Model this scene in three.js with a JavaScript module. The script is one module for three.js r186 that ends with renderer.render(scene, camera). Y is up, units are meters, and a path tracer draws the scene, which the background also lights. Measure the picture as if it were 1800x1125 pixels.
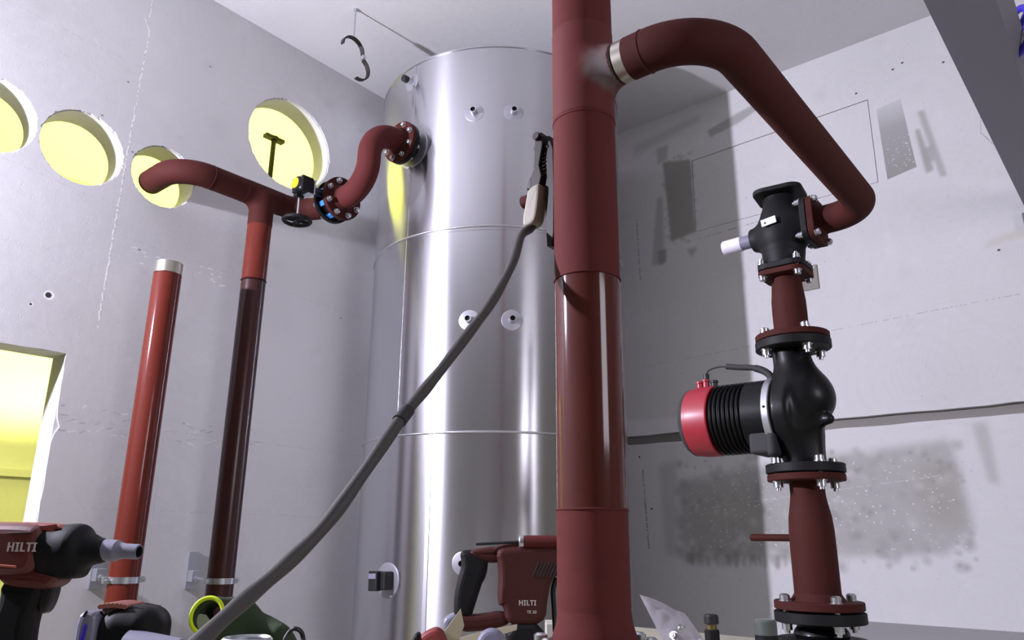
import * as THREE from 'three';
import { RoundedBoxGeometry } from 'three/addons/geometries/RoundedBoxGeometry.js';
import { mergeGeometries, mergeVertices } from 'three/addons/utils/BufferGeometryUtils.js';
import { TextGeometry } from 'three/addons/geometries/TextGeometry.js';
import { FontLoader } from 'three/addons/loaders/FontLoader.js';
import { RectAreaLightUniformsLib } from 'three/addons/lights/RectAreaLightUniformsLib.js';
import { ImprovedNoise } from 'three/addons/math/ImprovedNoise.js';

// ------------------------------------------------------------------ camera, light, exposure
const scene = new THREE.Scene();
scene.background = new THREE.Color(0x000000);
const H = 1.3;                                     // height of the camera above the floor; below, y counts from the camera
const camera = new THREE.PerspectiveCamera(46.39, 1800 / 1125, 0.05, 60);
camera.rotation.order = 'YXZ';
camera.rotation.set(THREE.MathUtils.degToRad(16.206), THREE.MathUtils.degToRad(39.535), THREE.MathUtils.degToRad(0.468));
camera.position.set(0, H, 0);
scene.add(camera);
const renderer = new THREE.WebGLRenderer({ antialias: true });
renderer.toneMapping = THREE.LinearToneMapping;
renderer.toneMappingExposure = 1.14;
renderer.shadowMap.enabled = true;
RectAreaLightUniformsLib.init();
const KEY = { at: [-3.06, 1.32, 0.8], aim: [-1.0, 1.3, -1.8], color: [0.85, 0.82, 1.0], power: 61 };     // main work lamp beside the left wall, out of view behind the camera
const SIDE = { at: [1.9, 0.9, -0.95], aim: [-3.0, 0.8, -2.2], color: [0.92, 0.89, 1.0], power: 8 };      // weaker lamp out of view to the right, placed to light the left wall
const YELLOW = { at: [-4.4, -0.6, -2.6], aim: [-5.6, 2.74, -1.6], color: [1.0, 0.98, 0.19], power: 150 };   // unseen uplight in the room next door, placed to light its ceiling
const lin = (c) => new THREE.Color().setRGB(c[0], c[1], c[2]);
function castLight(l) {
  l.castShadow = true;
  l.shadow.mapSize.set(2048, 2048);
  l.shadow.bias = -0.0005;
  scene.add(l);
}
const keyLight = new THREE.SpotLight(lin(KEY.color), KEY.power, 0, THREE.MathUtils.degToRad(85), 1, 2);
keyLight.target.position.set(KEY.aim[0], KEY.aim[1] + H, KEY.aim[2]);
scene.add(keyLight.target);
keyLight.position.set(KEY.at[0], KEY.at[1] + H, KEY.at[2]);
keyLight.shadow.radius = 2.5;
castLight(keyLight);
const sideLight = new THREE.RectAreaLight(lin(SIDE.color), SIDE.power, 0.9, 0.9);
sideLight.position.set(SIDE.at[0], SIDE.at[1] + H, SIDE.at[2]);
sideLight.lookAt(SIDE.aim[0], SIDE.aim[1] + H, SIDE.aim[2]);
scene.add(sideLight);
const yellowLight = new THREE.SpotLight(lin(YELLOW.color), YELLOW.power, 0, THREE.MathUtils.degToRad(35), 0.2, 2);
yellowLight.position.set(YELLOW.at[0], YELLOW.at[1] + H, YELLOW.at[2]);
yellowLight.target.position.set(YELLOW.aim[0], YELLOW.aim[1] + H, YELLOW.aim[2]);
scene.add(yellowLight.target);
castLight(yellowLight);
const YELLOW_LOW = { at: [-3.85, 1.2, 1.3], aim: [-6.2, -0.1, -1.9], color: [1.0, 0.97, 0.3], power: 45 };          // second unseen lamp there, placed to brighten the far wall
const yellowLow = new THREE.SpotLight(lin(YELLOW_LOW.color), YELLOW_LOW.power, 0, THREE.MathUtils.degToRad(30), 0.4, 2);
yellowLow.position.set(YELLOW_LOW.at[0], YELLOW_LOW.at[1] + H, YELLOW_LOW.at[2]);
yellowLow.target.position.set(YELLOW_LOW.aim[0], YELLOW_LOW.aim[1] + H, YELLOW_LOW.aim[2]);
scene.add(yellowLow.target);
castLight(yellowLow);

// ------------------------------------------------------------------ helpers
let seed = 12345;
const rnd = () => { seed = (seed * 1664525 + 1013904223) >>> 0; return seed / 4294967296; };
const rr = (a, b) => a + (b - a) * rnd();
const noise3 = new ImprovedNoise();
const v3 = (a) => new THREE.Vector3(a[0], a[1], a[2]);
const UP = new THREE.Vector3(0, 1, 0);
const names = {};
function numbered(n) { const k = names[n] = (names[n] ?? -1) + 1; return k ? n + '_' + String(k).padStart(3, '0') : n; }
function tag(o, label, category, group) { o.userData.label = label; o.userData.category = category; if (group) o.userData.group = group; return o; }
function thing(name, label, category, base, group) {        // a Group at the thing's base
  const o = new THREE.Group(); o.name = numbered(name);
  o.position.set(base[0], base[1] + H, base[2]); o.userData.base = base;
  scene.add(o); return tag(o, label, category, group);
}
function ancestorBase(p) { let b = [0, 0, 0]; for (let q = p; q; q = q.parent) if (q.userData.base) { b = q.userData.base; break; } return b; }
function shadows(m) { m.castShadow = true; m.receiveShadow = true; return m; }
function part(name, geo, mat, parent, label) {              // geo in room coordinates (y from the camera)
  const b = ancestorBase(parent);
  geo.translate(-b[0], -b[1], -b[2]);
  const m = shadows(new THREE.Mesh(geo, mat)); m.name = name; parent.add(m);
  if (label) m.userData.label = label;
  return m;
}
function local(name, geo, mat, parent, label) { const m = shadows(new THREE.Mesh(geo, mat)); m.name = name; parent.add(m); if (label) m.userData.label = label; return m; }
function placed(name, geo, mat, parent, at, dir, spin = 0) { // shared geometry whose +Y goes along dir
  const b = ancestorBase(parent);
  const m = local(name, geo, mat, parent);
  m.position.set(at[0] - b[0], at[1] - b[1], at[2] - b[2]);
  m.quaternion.setFromUnitVectors(UP, v3(dir).normalize()).multiply(new THREE.Quaternion().setFromAxisAngle(UP, spin));
  return m;
}
function struct(name, geo, mat) { const m = shadows(new THREE.Mesh(geo, mat)); m.name = name; m.userData.kind = 'structure'; m.position.y = H; scene.add(m); return m; }
function orient(geo, at, dir) {
  const q = new THREE.Quaternion().setFromUnitVectors(UP, v3(dir).normalize());
  geo.applyQuaternion(q); geo.translate(at[0], at[1], at[2]); return geo;
}
const merge = (list) => mergeGeometries(list.map((g) => { const h = g.index ? g.toNonIndexed() : g; for (const k of Object.keys(h.attributes)) if (!['position', 'normal', 'uv'].includes(k)) h.deleteAttribute(k); return h; }));
function lathe(profile, at, dir, seg = 48) {               // profile [[r, h] ...]; sharp creases by doubled points
  const pts = [];
  profile.forEach((p) => pts.push(new THREE.Vector2(Math.max(p[0], 1e-5), p[1])));
  const g = creased(pts, seg); return orient(g, at, dir);
}
function creased(pts, seg) {
  const list = [];
  let run = [pts[0]];
  for (let i = 1; i < pts.length; i++) {
    run.push(pts[i]);
    if (i < pts.length - 1) {
      const a = pts[i].clone().sub(pts[i - 1]).normalize(), b = pts[i + 1].clone().sub(pts[i]).normalize();
      if (a.dot(b) < 0.9) { list.push(new THREE.LatheGeometry(run, seg)); run = [pts[i]]; }
    }
  }
  list.push(new THREE.LatheGeometry(run, seg));
  return merge(list);
}
function rod(a, b, r, seg = 32, r2 = r, c = Math.min(r, r2) * 0.12) {   // solid cylinder or cone with small chamfers
  const A = v3(a), B = v3(b), L = A.distanceTo(B);
  return lathe([[0, 0], [r - c, 0], [r, c], [r2, L - c], [r2 - c, L], [0, L]], a, B.clone().sub(A).toArray(), seg);
}
function box(cx, cy, cz, w, h, d, r = 0.004, ry = 0) {
  const g = new RoundedBoxGeometry(w, h, d, 2, Math.min(r, w / 2.01, h / 2.01, d / 2.01));
  if (ry) g.rotateY(ry);
  g.translate(cx, cy, cz); return g;
}
// a path of straight runs with bends of radius R at the corners
function bentPath(pts, R) {
  const out = []; const P = pts.map(v3);
  out.push(P[0].clone());
  for (let i = 1; i < P.length - 1; i++) {
    const d1 = P[i].clone().sub(P[i - 1]).normalize(), d2 = P[i + 1].clone().sub(P[i]).normalize();
    const ang = Math.acos(THREE.MathUtils.clamp(d1.dot(d2), -1, 1)), rad = Array.isArray(R) ? R[i - 1] : R;
    const t = rad * Math.tan(ang / 2);
    const s = P[i].clone().addScaledVector(d1, -t);
    const c = s.clone().addScaledVector(d2.clone().addScaledVector(d1, -d1.dot(d2)).normalize(), rad);
    const n = Math.max(6, Math.round(ang / 0.09));
    const rel = s.clone().sub(c), axis = d1.clone().cross(d2).normalize();
    for (let k = 0; k <= n; k++) out.push(rel.clone().applyAxisAngle(axis, ang * k / n).add(c));
  }
  out.push(P[P.length - 1].clone());
  return out;
}
function smoothPath(pts, n = 60) { return new THREE.CatmullRomCurve3(pts.map(v3), false, 'centripetal').getPoints(n); }
function sweep(path, r, seg = 40, cap = true) {             // round tube along points, closed ends
  const N = path.length, pos = [], nor = [], uv = [], idx = [];
  const T = path.map((p, i) => path[Math.min(i + 1, N - 1)].clone().sub(path[Math.max(i - 1, 0)]).normalize());
  let u = new THREE.Vector3(0.3, 0.9, 0.31).cross(T[0]).normalize(), len = 0;
  for (let i = 0; i < N; i++) {
    u.addScaledVector(T[i], -u.dot(T[i])).normalize();
    const w = T[i].clone().cross(u);
    if (i) len += path[i].distanceTo(path[i - 1]);
    const R = typeof r === 'function' ? r(i / (N - 1), len) : r;
    for (let k = 0; k <= seg; k++) {
      const a = k / seg * Math.PI * 2, d = u.clone().multiplyScalar(Math.cos(a)).addScaledVector(w, Math.sin(a));
      pos.push(path[i].x + d.x * R, path[i].y + d.y * R, path[i].z + d.z * R); nor.push(d.x, d.y, d.z); uv.push(k / seg * 6.283 * R, len);
    }
  }
  for (let i = 0; i < N - 1; i++) for (let k = 0; k < seg; k++) {
    const a = i * (seg + 1) + k, b = a + seg + 1;
    idx.push(a, a + 1, b, b, a + 1, b + 1);
  }
  if (cap) for (const [i, s] of [[0, -1], [N - 1, 1]]) {
    const c = pos.length / 3, t = T[i];
    pos.push(path[i].x, path[i].y, path[i].z); nor.push(t.x * s, t.y * s, t.z * s); uv.push(0, 0);
    for (let k = 0; k <= seg; k++) { const j = (i * (seg + 1) + k) * 3; pos.push(pos[j], pos[j + 1], pos[j + 2]); nor.push(t.x * s, t.y * s, t.z * s); uv.push(0, 0); }
    for (let k = 0; k < seg; k++) s < 0 ? idx.push(c, c + 2 + k, c + 1 + k) : idx.push(c, c + 1 + k, c + 2 + k);
  }
  const g = new THREE.BufferGeometry();
  g.setAttribute('position', new THREE.Float32BufferAttribute(pos, 3));
  g.setAttribute('normal', new THREE.Float32BufferAttribute(nor, 3));
  g.setAttribute('uv', new THREE.Float32BufferAttribute(uv, 2));
  g.setIndex(idx); return g;
}
// signed distance fields, meshed with surface nets
const smin = (a, b, k) => { const h = Math.max(k - Math.abs(a - b), 0) / k; return Math.min(a, b) - h * h * k / 4; };
const smax = (a, b, k) => -smin(-a, -b, k);
const sdCapsule = (x, y, z, a, b, r, r2 = r) => {
  const dx = b[0] - a[0], dy = b[1] - a[1], dz = b[2] - a[2], px = x - a[0], py = y - a[1], pz = z - a[2];
  const t = Math.min(1, Math.max(0, (px * dx + py * dy + pz * dz) / (dx * dx + dy * dy + dz * dz)));
  return Math.hypot(px - dx * t, py - dy * t, pz - dz * t) - (r + (r2 - r) * t);
};
const sdCyl = (x, y, z, a, b, r, e = 0.004) => {           // flat-ended round rod with rounded rims
  const d = [b[0] - a[0], b[1] - a[1], b[2] - a[2]], L = Math.hypot(...d), px = x - a[0], py = y - a[1], pz = z - a[2];
  const t = (px * d[0] + py * d[1] + pz * d[2]) / L, q = Math.sqrt(Math.max(px * px + py * py + pz * pz - t * t, 0));
  const A = q - r + e, B = Math.abs(t - L / 2) - L / 2 + e;
  return Math.min(Math.max(A, B), 0) + Math.hypot(Math.max(A, 0), Math.max(B, 0)) - e;
};
const sdBox = (x, y, z, c, h, r) => {
  const a = Math.abs(x - c[0]) - h[0] + r, b = Math.abs(y - c[1]) - h[1] + r, d = Math.abs(z - c[2]) - h[2] + r;
  return Math.min(Math.max(a, b, d), 0) + Math.hypot(Math.max(a, 0), Math.max(b, 0), Math.max(d, 0)) - r;
};
function nets(f, lo, hi, cell) {
  const n = [0, 1, 2].map((i) => Math.ceil((hi[i] - lo[i]) / cell) + 1), [nx, ny, nz] = n;
  const val = new Float32Array(nx * ny * nz), id = (i, j, k) => (k * ny + j) * nx + i;
  for (let k = 0; k < nz; k++) for (let j = 0; j < ny; j++) for (let i = 0; i < nx; i++) val[id(i, j, k)] = f(lo[0] + i * cell, lo[1] + j * cell, lo[2] + k * cell);
  const pos = [], nor = [], uv = [], idx = [], at = new Int32Array(nx * ny * nz).fill(-1);
  for (let k = 0; k < nz - 1; k++) for (let j = 0; j < ny - 1; j++) for (let i = 0; i < nx - 1; i++) {
    let cx = 0, cy = 0, cz = 0, c = 0;
    const cv = [];
    for (let q = 0; q < 8; q++) cv.push(val[id(i + (q & 1), j + (q >> 1 & 1), k + (q >> 2))]);
    const neg = cv.filter((x) => x < 0).length;
    if (neg === 0 || neg === 8) continue;
    for (let q = 0; q < 8; q++) for (const bit of [1, 2, 4]) if (!(q & bit)) {
      const p = q | bit, a = cv[q], b = cv[p];
      if ((a < 0) !== (b < 0)) { const t = a / (a - b); cx += (q & 1) + (bit === 1 ? t : 0); cy += (q >> 1 & 1) + (bit === 2 ? t : 0); cz += (q >> 2) + (bit === 4 ? t : 0); c++; }
    }
    const x = lo[0] + (i + cx / c) * cell, y = lo[1] + (j + cy / c) * cell, z = lo[2] + (k + cz / c) * cell, e = cell * 0.4;
    const gx = f(x + e, y, z) - f(x - e, y, z), gy = f(x, y + e, z) - f(x, y - e, z), gz = f(x, y, z + e) - f(x, y, z - e), gl = Math.hypot(gx, gy, gz) || 1;
    at[id(i, j, k)] = pos.length / 3; pos.push(x, y, z); nor.push(gx / gl, gy / gl, gz / gl); uv.push(x + z, y);
  }
  const quad = (a, b, c, d, flip) => { if (a < 0 || b < 0 || c < 0 || d < 0) return; flip ? idx.push(a, c, b, a, d, c) : idx.push(a, b, c, a, c, d); };
  for (let k = 1; k < nz - 1; k++) for (let j = 1; j < ny - 1; j++) for (let i = 1; i < nx - 1; i++) {
    const s = val[id(i, j, k)] < 0;
    if (s !== (val[id(i + 1, j, k)] < 0)) quad(at[id(i, j - 1, k - 1)], at[id(i, j, k - 1)], at[id(i, j, k)], at[id(i, j - 1, k)], !s);
    if (s !== (val[id(i, j + 1, k)] < 0)) quad(at[id(i - 1, j, k - 1)], at[id(i - 1, j, k)], at[id(i, j, k)], at[id(i, j, k - 1)], !s);
    if (s !== (val[id(i, j, k + 1)] < 0)) quad(at[id(i - 1, j - 1, k)], at[id(i, j - 1, k)], at[id(i, j, k)], at[id(i - 1, j, k)], !s);
  }
  const g = new THREE.BufferGeometry();
  g.setAttribute('position', new THREE.Float32BufferAttribute(pos, 3));
  g.setAttribute('normal', new THREE.Float32BufferAttribute(nor, 3));
  g.setAttribute('uv', new THREE.Float32BufferAttribute(uv, 2));
  g.setIndex(idx); return g;
}
function plateShape(pts, holes = []) {
  const s = new THREE.Shape(pts.map((p) => new THREE.Vector2(p[0], p[1])));
  for (const h of holes) s.holes.push(new THREE.Path(h.map((p) => new THREE.Vector2(p[0], p[1]))));
  return s;
}
function slab(pts, t, bevel = 0.003, holes = [], seg = 2) { // outline in x, y; thickness along z, centred
  const g = new THREE.ExtrudeGeometry(plateShape(pts, holes), { depth: t - 2 * bevel, bevelEnabled: bevel > 0, bevelThickness: bevel, bevelSize: bevel, bevelOffset: -bevel, bevelSegments: seg, curveSegments: 8 });
  g.translate(0, 0, -t / 2 + bevel); return g;
}
const rounded = (pts, n = 3) => {                           // closed outline with its corners eased
  let p = pts;
  for (let k = 0; k < n; k++) { const q = []; p.forEach((a, i) => { const b = p[(i + 1) % p.length]; q.push([a[0] * 0.75 + b[0] * 0.25, a[1] * 0.75 + b[1] * 0.25], [a[0] * 0.25 + b[0] * 0.75, a[1] * 0.25 + b[1] * 0.75]); }); p = q; }
  return p;
};
function roundSquare(h, r, n = 6) {
  const p = [];
  for (const [sx, sy, a0] of [[1, 1, 0], [-1, 1, 90], [-1, -1, 180], [1, -1, 270]]) for (let k = 0; k <= n; k++) {
    const a = (a0 + 90 * k / n) * Math.PI / 180; p.push([sx * (h - r) + Math.cos(a) * r, sy * (h - r) + Math.sin(a) * r]);
  }
  return p;
}

// ------------------------------------------------------------------ textures and materials
function canvas(w, h, draw) {
  const c = document.createElement('canvas'); c.width = w; c.height = h;
  draw(c.getContext('2d'), w, h); return c;
}
function texture(c, colour = true) {
  const t = new THREE.CanvasTexture(c);
  if (colour) t.colorSpace = THREE.SRGBColorSpace;
  t.wrapS = t.wrapT = THREE.RepeatWrapping; t.magFilter = THREE.LinearFilter; t.anisotropy = 8; return t;
}
const grey = (v, a = 1, tint = [0, 0, 0]) => `rgba(${Math.round(v + tint[0])},${Math.round(v + tint[1])},${Math.round(v + tint[2])},${a})`;
function mottle(x, w, h, n, r0, r1, lo, hi, a, tint) {
  for (let i = 0; i < n; i++) {
    const px = rnd() * w, py = rnd() * h, r = rr(r0, r1), g = x.createRadialGradient(px, py, 0, px, py, r), v = rr(lo, hi);
    g.addColorStop(0, grey(v, a * rnd(), tint)); g.addColorStop(1, grey(v, 0, tint));
    x.fillStyle = g; x.fillRect(px - r, py - r, 2 * r, 2 * r);
  }
}
function pores(x, w, h, n, v, a, r0, r1) {
  for (let i = 0; i < n; i++) { x.fillStyle = grey(v + rr(-15, 15), a * rnd()); x.beginPath(); x.ellipse(rnd() * w, rnd() * h, rr(r0, r1), rr(r0, r1) * 0.7, rnd() * 3, 0, 7); x.fill(); }
}
function wobbly(x, pts, width, style, amp = 1.5, dash = 1) {
  x.strokeStyle = style;
  for (let i = 0; i < pts.length - 1; i++) {
    const [ax, ay] = pts[i], [bx, by] = pts[i + 1], L = Math.hypot(bx - ax, by - ay), n = Math.max(2, Math.round(L / 5));
    let px = ax, py = ay;
    for (let k = 1; k <= n; k++) {
      const qx = ax + (bx - ax) * k / n + rr(-amp, amp), qy = ay + (by - ay) * k / n + rr(-amp, amp);
      if (rnd() < dash) { x.lineWidth = width * rr(0.6, 1.3); x.beginPath(); x.moveTo(px, py); x.lineTo(qx, qy); x.stroke(); }
      px = qx; py = qy;
    }
  }
}
const SIDE_M = 4.1, PX = 2048, M = PX / SIDE_M;             // wall canvases cover 4.1 m, 500 px to the metre
// ---- left wall: u = -z, v = y, from u = -0.3, v = -1.3
const LU = (z) => (-z + 0.3) * M, LV = (y) => PX - (y + 1.3) * M;
const leftCanvas = canvas(PX, PX, (x, w, h) => {
  x.fillStyle = grey(203); x.fillRect(0, 0, w, h);
  mottle(x, w, h, 240, 60, 260, 176, 222, 0.22, [0, 0, 2]);
  mottle(x, w, h, 900, 8, 40, 170, 225, 0.22, [0, 0, 0]);
  pores(x, w, h, 4200, 165, 0.35, 0.6, 1.8);
  pores(x, w, h, 900, 232, 0.5, 0.8, 2.6);
  // formwork lines, rough skim along them
  for (const [z0, y0, z1, y1] of [[-0.2, 0.47, -3.3, 0.43], [-0.2, 1.56, -1.3, 1.42], [-1.3, 1.30, -3.1, 1.22], [-0.2, 2.2, -1.3, 2.16], [-1.3, 0.1, -3.3, 0.09]])
    wobbly(x, [[LU(z0), LV(y0)], [LU(z1), LV(y1)]], 2, grey(170, 0.35), 1.5, 0.6);
  for (const zz of [-1.62, -2.068]) wobbly(x, [[LU(zz), LV(0.42)], [LU(zz - 0.01), LV(-1)]], 1.5, grey(180, 0.5), 1, 0.6);
  for (let i = 0; i < 60; i++) { const z = rr(-0.9, -2.1), y = 0.45 + rr(-0.05, 0.06); wobbly(x, [[LU(z), LV(y)], [LU(z - rr(0.01, 0.04)), LV(y + rr(-0.01, 0.015))]], rr(1, 3), grey(rnd() < 0.5 ? 235 : 160, 0.7), 1.5); }
  for (let i = 0; i < 26; i++) { const z = rr(-1.35, -1.8), y = 1.22 + rr(-0.03, 0.05); wobbly(x, [[LU(z), LV(y)], [LU(z - rr(0.01, 0.03)), LV(y)]], rr(1, 3.4), grey(238, 0.8), 1.5); }
  // vertical shutter joint: bright mortar nib
  wobbly(x, [[LU(-1.262), LV(2.743)], [LU(-1.267), LV(2.45)]], 2.2, grey(245, 0.9), 1.2, 0.75);
  wobbly(x, [[LU(-1.245), LV(2.43)], [LU(-1.275), LV(2.38)], [LU(-1.268), LV(1.7)], [LU(-1.266), LV(0.86)]], 2.6, grey(248, 0.9), 1.6, 0.8);
  wobbly(x, [[LU(-1.272), LV(2.4)], [LU(-1.272), LV(0.9)]], 1.6, grey(150, 0.5), 1.5, 0.5);
  // tie hole and chips
  const hole = (z, y, r) => { x.fillStyle = grey(238); x.beginPath(); x.ellipse(LU(z), LV(y), r * 1.8, r * 1.7, 0, 0, 7); x.fill(); x.fillStyle = grey(52); x.beginPath(); x.ellipse(LU(z) - r * 0.2, LV(y), r, r, 0, 0, 7); x.fill(); };
  hole(-1.059, 0.954, 6); hole(-1.0, 0.9, 2.5);
  for (const [z, y] of [[-1.13, 1.82], [-1.135, 1.84], [-1.29, 1.72], [-1.6, 2.35], [-1.52, 1.2], [-0.93, 2.4], [-1.22, 2.06], [-1.39, 1.26], [-2.55, 1.2]]) { x.fillStyle = grey(110, 0.8); x.beginPath(); x.ellipse(LU(z), LV(y), 3, 2, 0, 0, 7); x.fill(); }
});
// ---- back wall: u = x, v = y, from u = -3.4, v = -1.3
const BU = (xx) => (xx + 3.4) * M, BV = (y) => PX - (y + 1.3) * M;
function smear(x, pts, v, a, tint, blur = 10) {
  x.save(); x.filter = `blur(${blur}px)`; x.fillStyle = grey(v, a, tint); x.beginPath();
  pts.forEach((p, i) => (i ? x.lineTo(BU(p[0]), BV(p[1])) : x.moveTo(BU(p[0]), BV(p[1])))); x.closePath(); x.fill(); x.restore();
}
const backCanvas = canvas(PX, PX, (x, w, h) => {
  x.fillStyle = grey(208); x.fillRect(0, 0, w, h);
  mottle(x, w, h, 200, 60, 240, 186, 228, 0.25, [0, 0, 0]);
  mottle(x, w, h, 1000, 8, 36, 175, 230, 0.22, [2, 1, 0]);
  pores(x, w, h, 6000, 160, 0.4, 0.5, 1.6);
  pores(x, w, h, 400, 110, 0.7, 0.6, 2.2);
  // bare grey plaster showing through the paint
  const T = [0, 0, -4];
  smear(x, [[-2.10, 0.32], [-1.45, 0.40], [-0.66, 0.46], [-0.62, 0.05], [-0.75, -0.06], [-1.5, -0.09], [-2.08, -0.13]], 158, 0.75, T, 9);
  smear(x, [[-2.05, 0.25], [-1.6, 0.3], [-1.55, -0.05], [-2.05, -0.12]], 150, 0.45, [0, 2, -8], 12);
  smear(x, [[-0.82, 0.36], [-0.66, 0.34], [-0.66, 0.06], [-0.8, 0.08]], 150, 0.6, [6, 4, -8], 14);
  smear(x, [[-0.56, 0.53], [-0.50, 0.53], [-0.49, 0.25], [-0.53, 0.26]], 170, 0.7, T, 6);
  smear(x, [[-2.22, 0.42], [-2.10, 0.45], [-2.12, -0.1], [-2.2, -0.1]], 170, 0.6, T, 8);
  for (let i = 0; i < 26; i++) { const u = rr(-2.1, -1.5); smear(x, [[u, -0.08], [u + 0.025, -0.08], [u + 0.02, rr(-0.16, -0.11)], [u, rr(-0.16, -0.11)]], 140, 0.5, T, 3); }
  for (let i = 0; i < 420; i++) { const u = rr(-2.12, -0.62), v = rr(-0.13, 0.44), r = rr(3, 22), g = x.createRadialGradient(BU(u), BV(v), 0, BU(u), BV(v), r), k = rnd() < 0.55 ? rr(125, 160) : rr(175, 215); g.addColorStop(0, grey(k, 0.38, T)); g.addColorStop(1, grey(k, 0, T)); x.fillStyle = g; x.fillRect(BU(u) - r, BV(v) - r, 2 * r, 2 * r); }
  for (let i = 0; i < 130; i++) { const u = rr(-2.09, -1.87), v = rr(1.8, 2.42), r = rr(3, 14), g = x.createRadialGradient(BU(u), BV(v), 0, BU(u), BV(v), r), k = rnd() < 0.5 ? rr(125, 150) : rr(165, 205); g.addColorStop(0, grey(k, 0.4, T)); g.addColorStop(1, grey(k, 0, T)); x.fillStyle = g; x.fillRect(BU(u) - r, BV(v) - r, 2 * r, 2 * r); }
  smear(x, [[-2.45, 0.71], [-2.05, 0.70], [-1.75, 0.68], [-1.75, 0.57], [-2.45, 0.57]], 232, 0.55, [0, 0, 2], 5);
  for (let i = 0; i < 340; i++) { x.fillStyle = grey(228, 0.75); x.beginPath(); x.ellipse(BU(rr(-2.05, -0.66)), BV(rr(-0.05, 0.38)), rr(0.6, 2.6), rr(0.6, 2.2), 0, 0, 7); x.fill(); }
  wobbly(x, [[BU(-1.9), BV(0.17)], [BU(-0.7), BV(0.30)]], 1.5, grey(215, 0.6), 1, 0.7);
  // dark strip at the panel's left
  smear(x, [[-2.085, 2.405], [-1.89, 2.36], [-1.885, 1.855], [-2.055, 1.83]], 148, 0.95, [2, 1, -6], 3);
  smear(x, [[-2.13, 2.52], [-2.04, 2.52], [-2.05, 2.42], [-2.12, 2.40]], 150, 0.6, T, 5);
  smear(x, [[-2.14, 2.16], [-2.1, 2.16], [-2.11, 1.7], [-2.2, 1.7]], 155, 0.6, T, 5);
  smear(x, [[-2.16, 1.79], [-2.09, 1.79], [-2.1, 1.7], [-2.15, 1.69]], 145, 0.8, T, 3);
  smear(x, [[-1.95, 1.75], [-1.88, 1.75], [-1.92, 1.69]], 150, 0.6, T, 4);
  // grey smear above the panel
  smear(x, [[-1.76, 2.52], [-1.60, 2.56], [-1.40, 2.60], [-1.39, 2.56], [-1.55, 2.50], [-1.74, 2.47]], 158, 0.85, T, 3);
  smear(x, [[-2.3, 2.60], [-1.8, 2.66], [-1.8, 2.61], [-2.3, 2.52]], 168, 0.5, T, 8);
  // right of the panel
  { const g = x.createLinearGradient(0, BV(2.32), 0, BV(1.86)); g.addColorStop(0, grey(170, 0.25)); g.addColorStop(0.35, grey(150, 0.8)); g.addColorStop(1, grey(142, 0.95, [2, 1, -4])); x.fillStyle = g; x.beginPath(); [[-0.77, 2.29], [-0.645, 2.31], [-0.62, 1.89], [-0.765, 1.862]].forEach((p, i) => (i ? x.lineTo(BU(p[0]), BV(p[1])) : x.moveTo(BU(p[0]), BV(p[1])))); x.fill(); }
  pores(x, 0, 0, 0, 0, 0, 0, 0);
  for (let i = 0; i < 40; i++) { x.fillStyle = grey(215, 0.8); x.beginPath(); x.ellipse(BU(rr(-0.76, -0.63)), BV(rr(1.9, 2.1)), rr(0.6, 2.6), rr(0.6, 2.4), 0, 0, 7); x.fill(); }
  smear(x, [[-0.60, 2.10], [-0.58, 2.10], [-0.545, 1.85], [-0.58, 1.84]], 150, 0.8, T, 3);
  smear(x, [[-0.575, 2.20], [-0.545, 2.20], [-0.49, 1.80], [-0.52, 1.80]], 160, 0.75, T, 3);
  smear(x, [[-0.585, 1.98], [-0.53, 1.99], [-0.53, 1.90], [-0.575, 1.89]], 160, 0.75, T, 3);
  // board marks
  wobbly(x, [[BU(-2.3), BV(1.04)], [BU(-0.2), BV(1.12)]], 1.6, grey(140, 0.55), 0.8, 0.6);
  wobbly(x, [[BU(-1.9), BV(1.80)], [BU(-1.3), BV(1.82)]], 2, grey(130, 0.7), 1.2, 0.55);
  wobbly(x, [[BU(-2.3), BV(2.05)], [BU(-2.29), BV(1.62)]], 4, grey(140, 0.6, [-6, -2, 14]), 1, 0.8);
  wobbly(x, [[BU(-2.33), BV(0.40)], [BU(-2.31), BV(-0.06)]], 4, grey(110, 0.6, [-4, -2, 8]), 1, 0.8);
  wobbly(x, [[BU(-0.30), BV(2.08)], [BU(-0.315), BV(1.98)], [BU(-0.27), BV(1.90)], [BU(-0.21), BV(1.87)]], 1.6, grey(130, 0.6), 0.8, 0.9);
  smear(x, [[-0.38, 1.40], [-0.2, 1.44], [-0.2, 1.40], [-0.38, 1.37]], 190, 0.6, [4, 2, -14], 6);
  for (const [u, v] of [[-0.42, 2.44], [-0.61, 2.52], [-0.66, 2.50], [-0.33, 1.35], [-2.35, 0.48], [-2.28, 0.17], [-0.86, 2.43]]) { x.fillStyle = grey(50, 0.9); x.beginPath(); x.ellipse(BU(u), BV(v), 3.2, 2.6, 0, 0, 7); x.fill(); }
});
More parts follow.
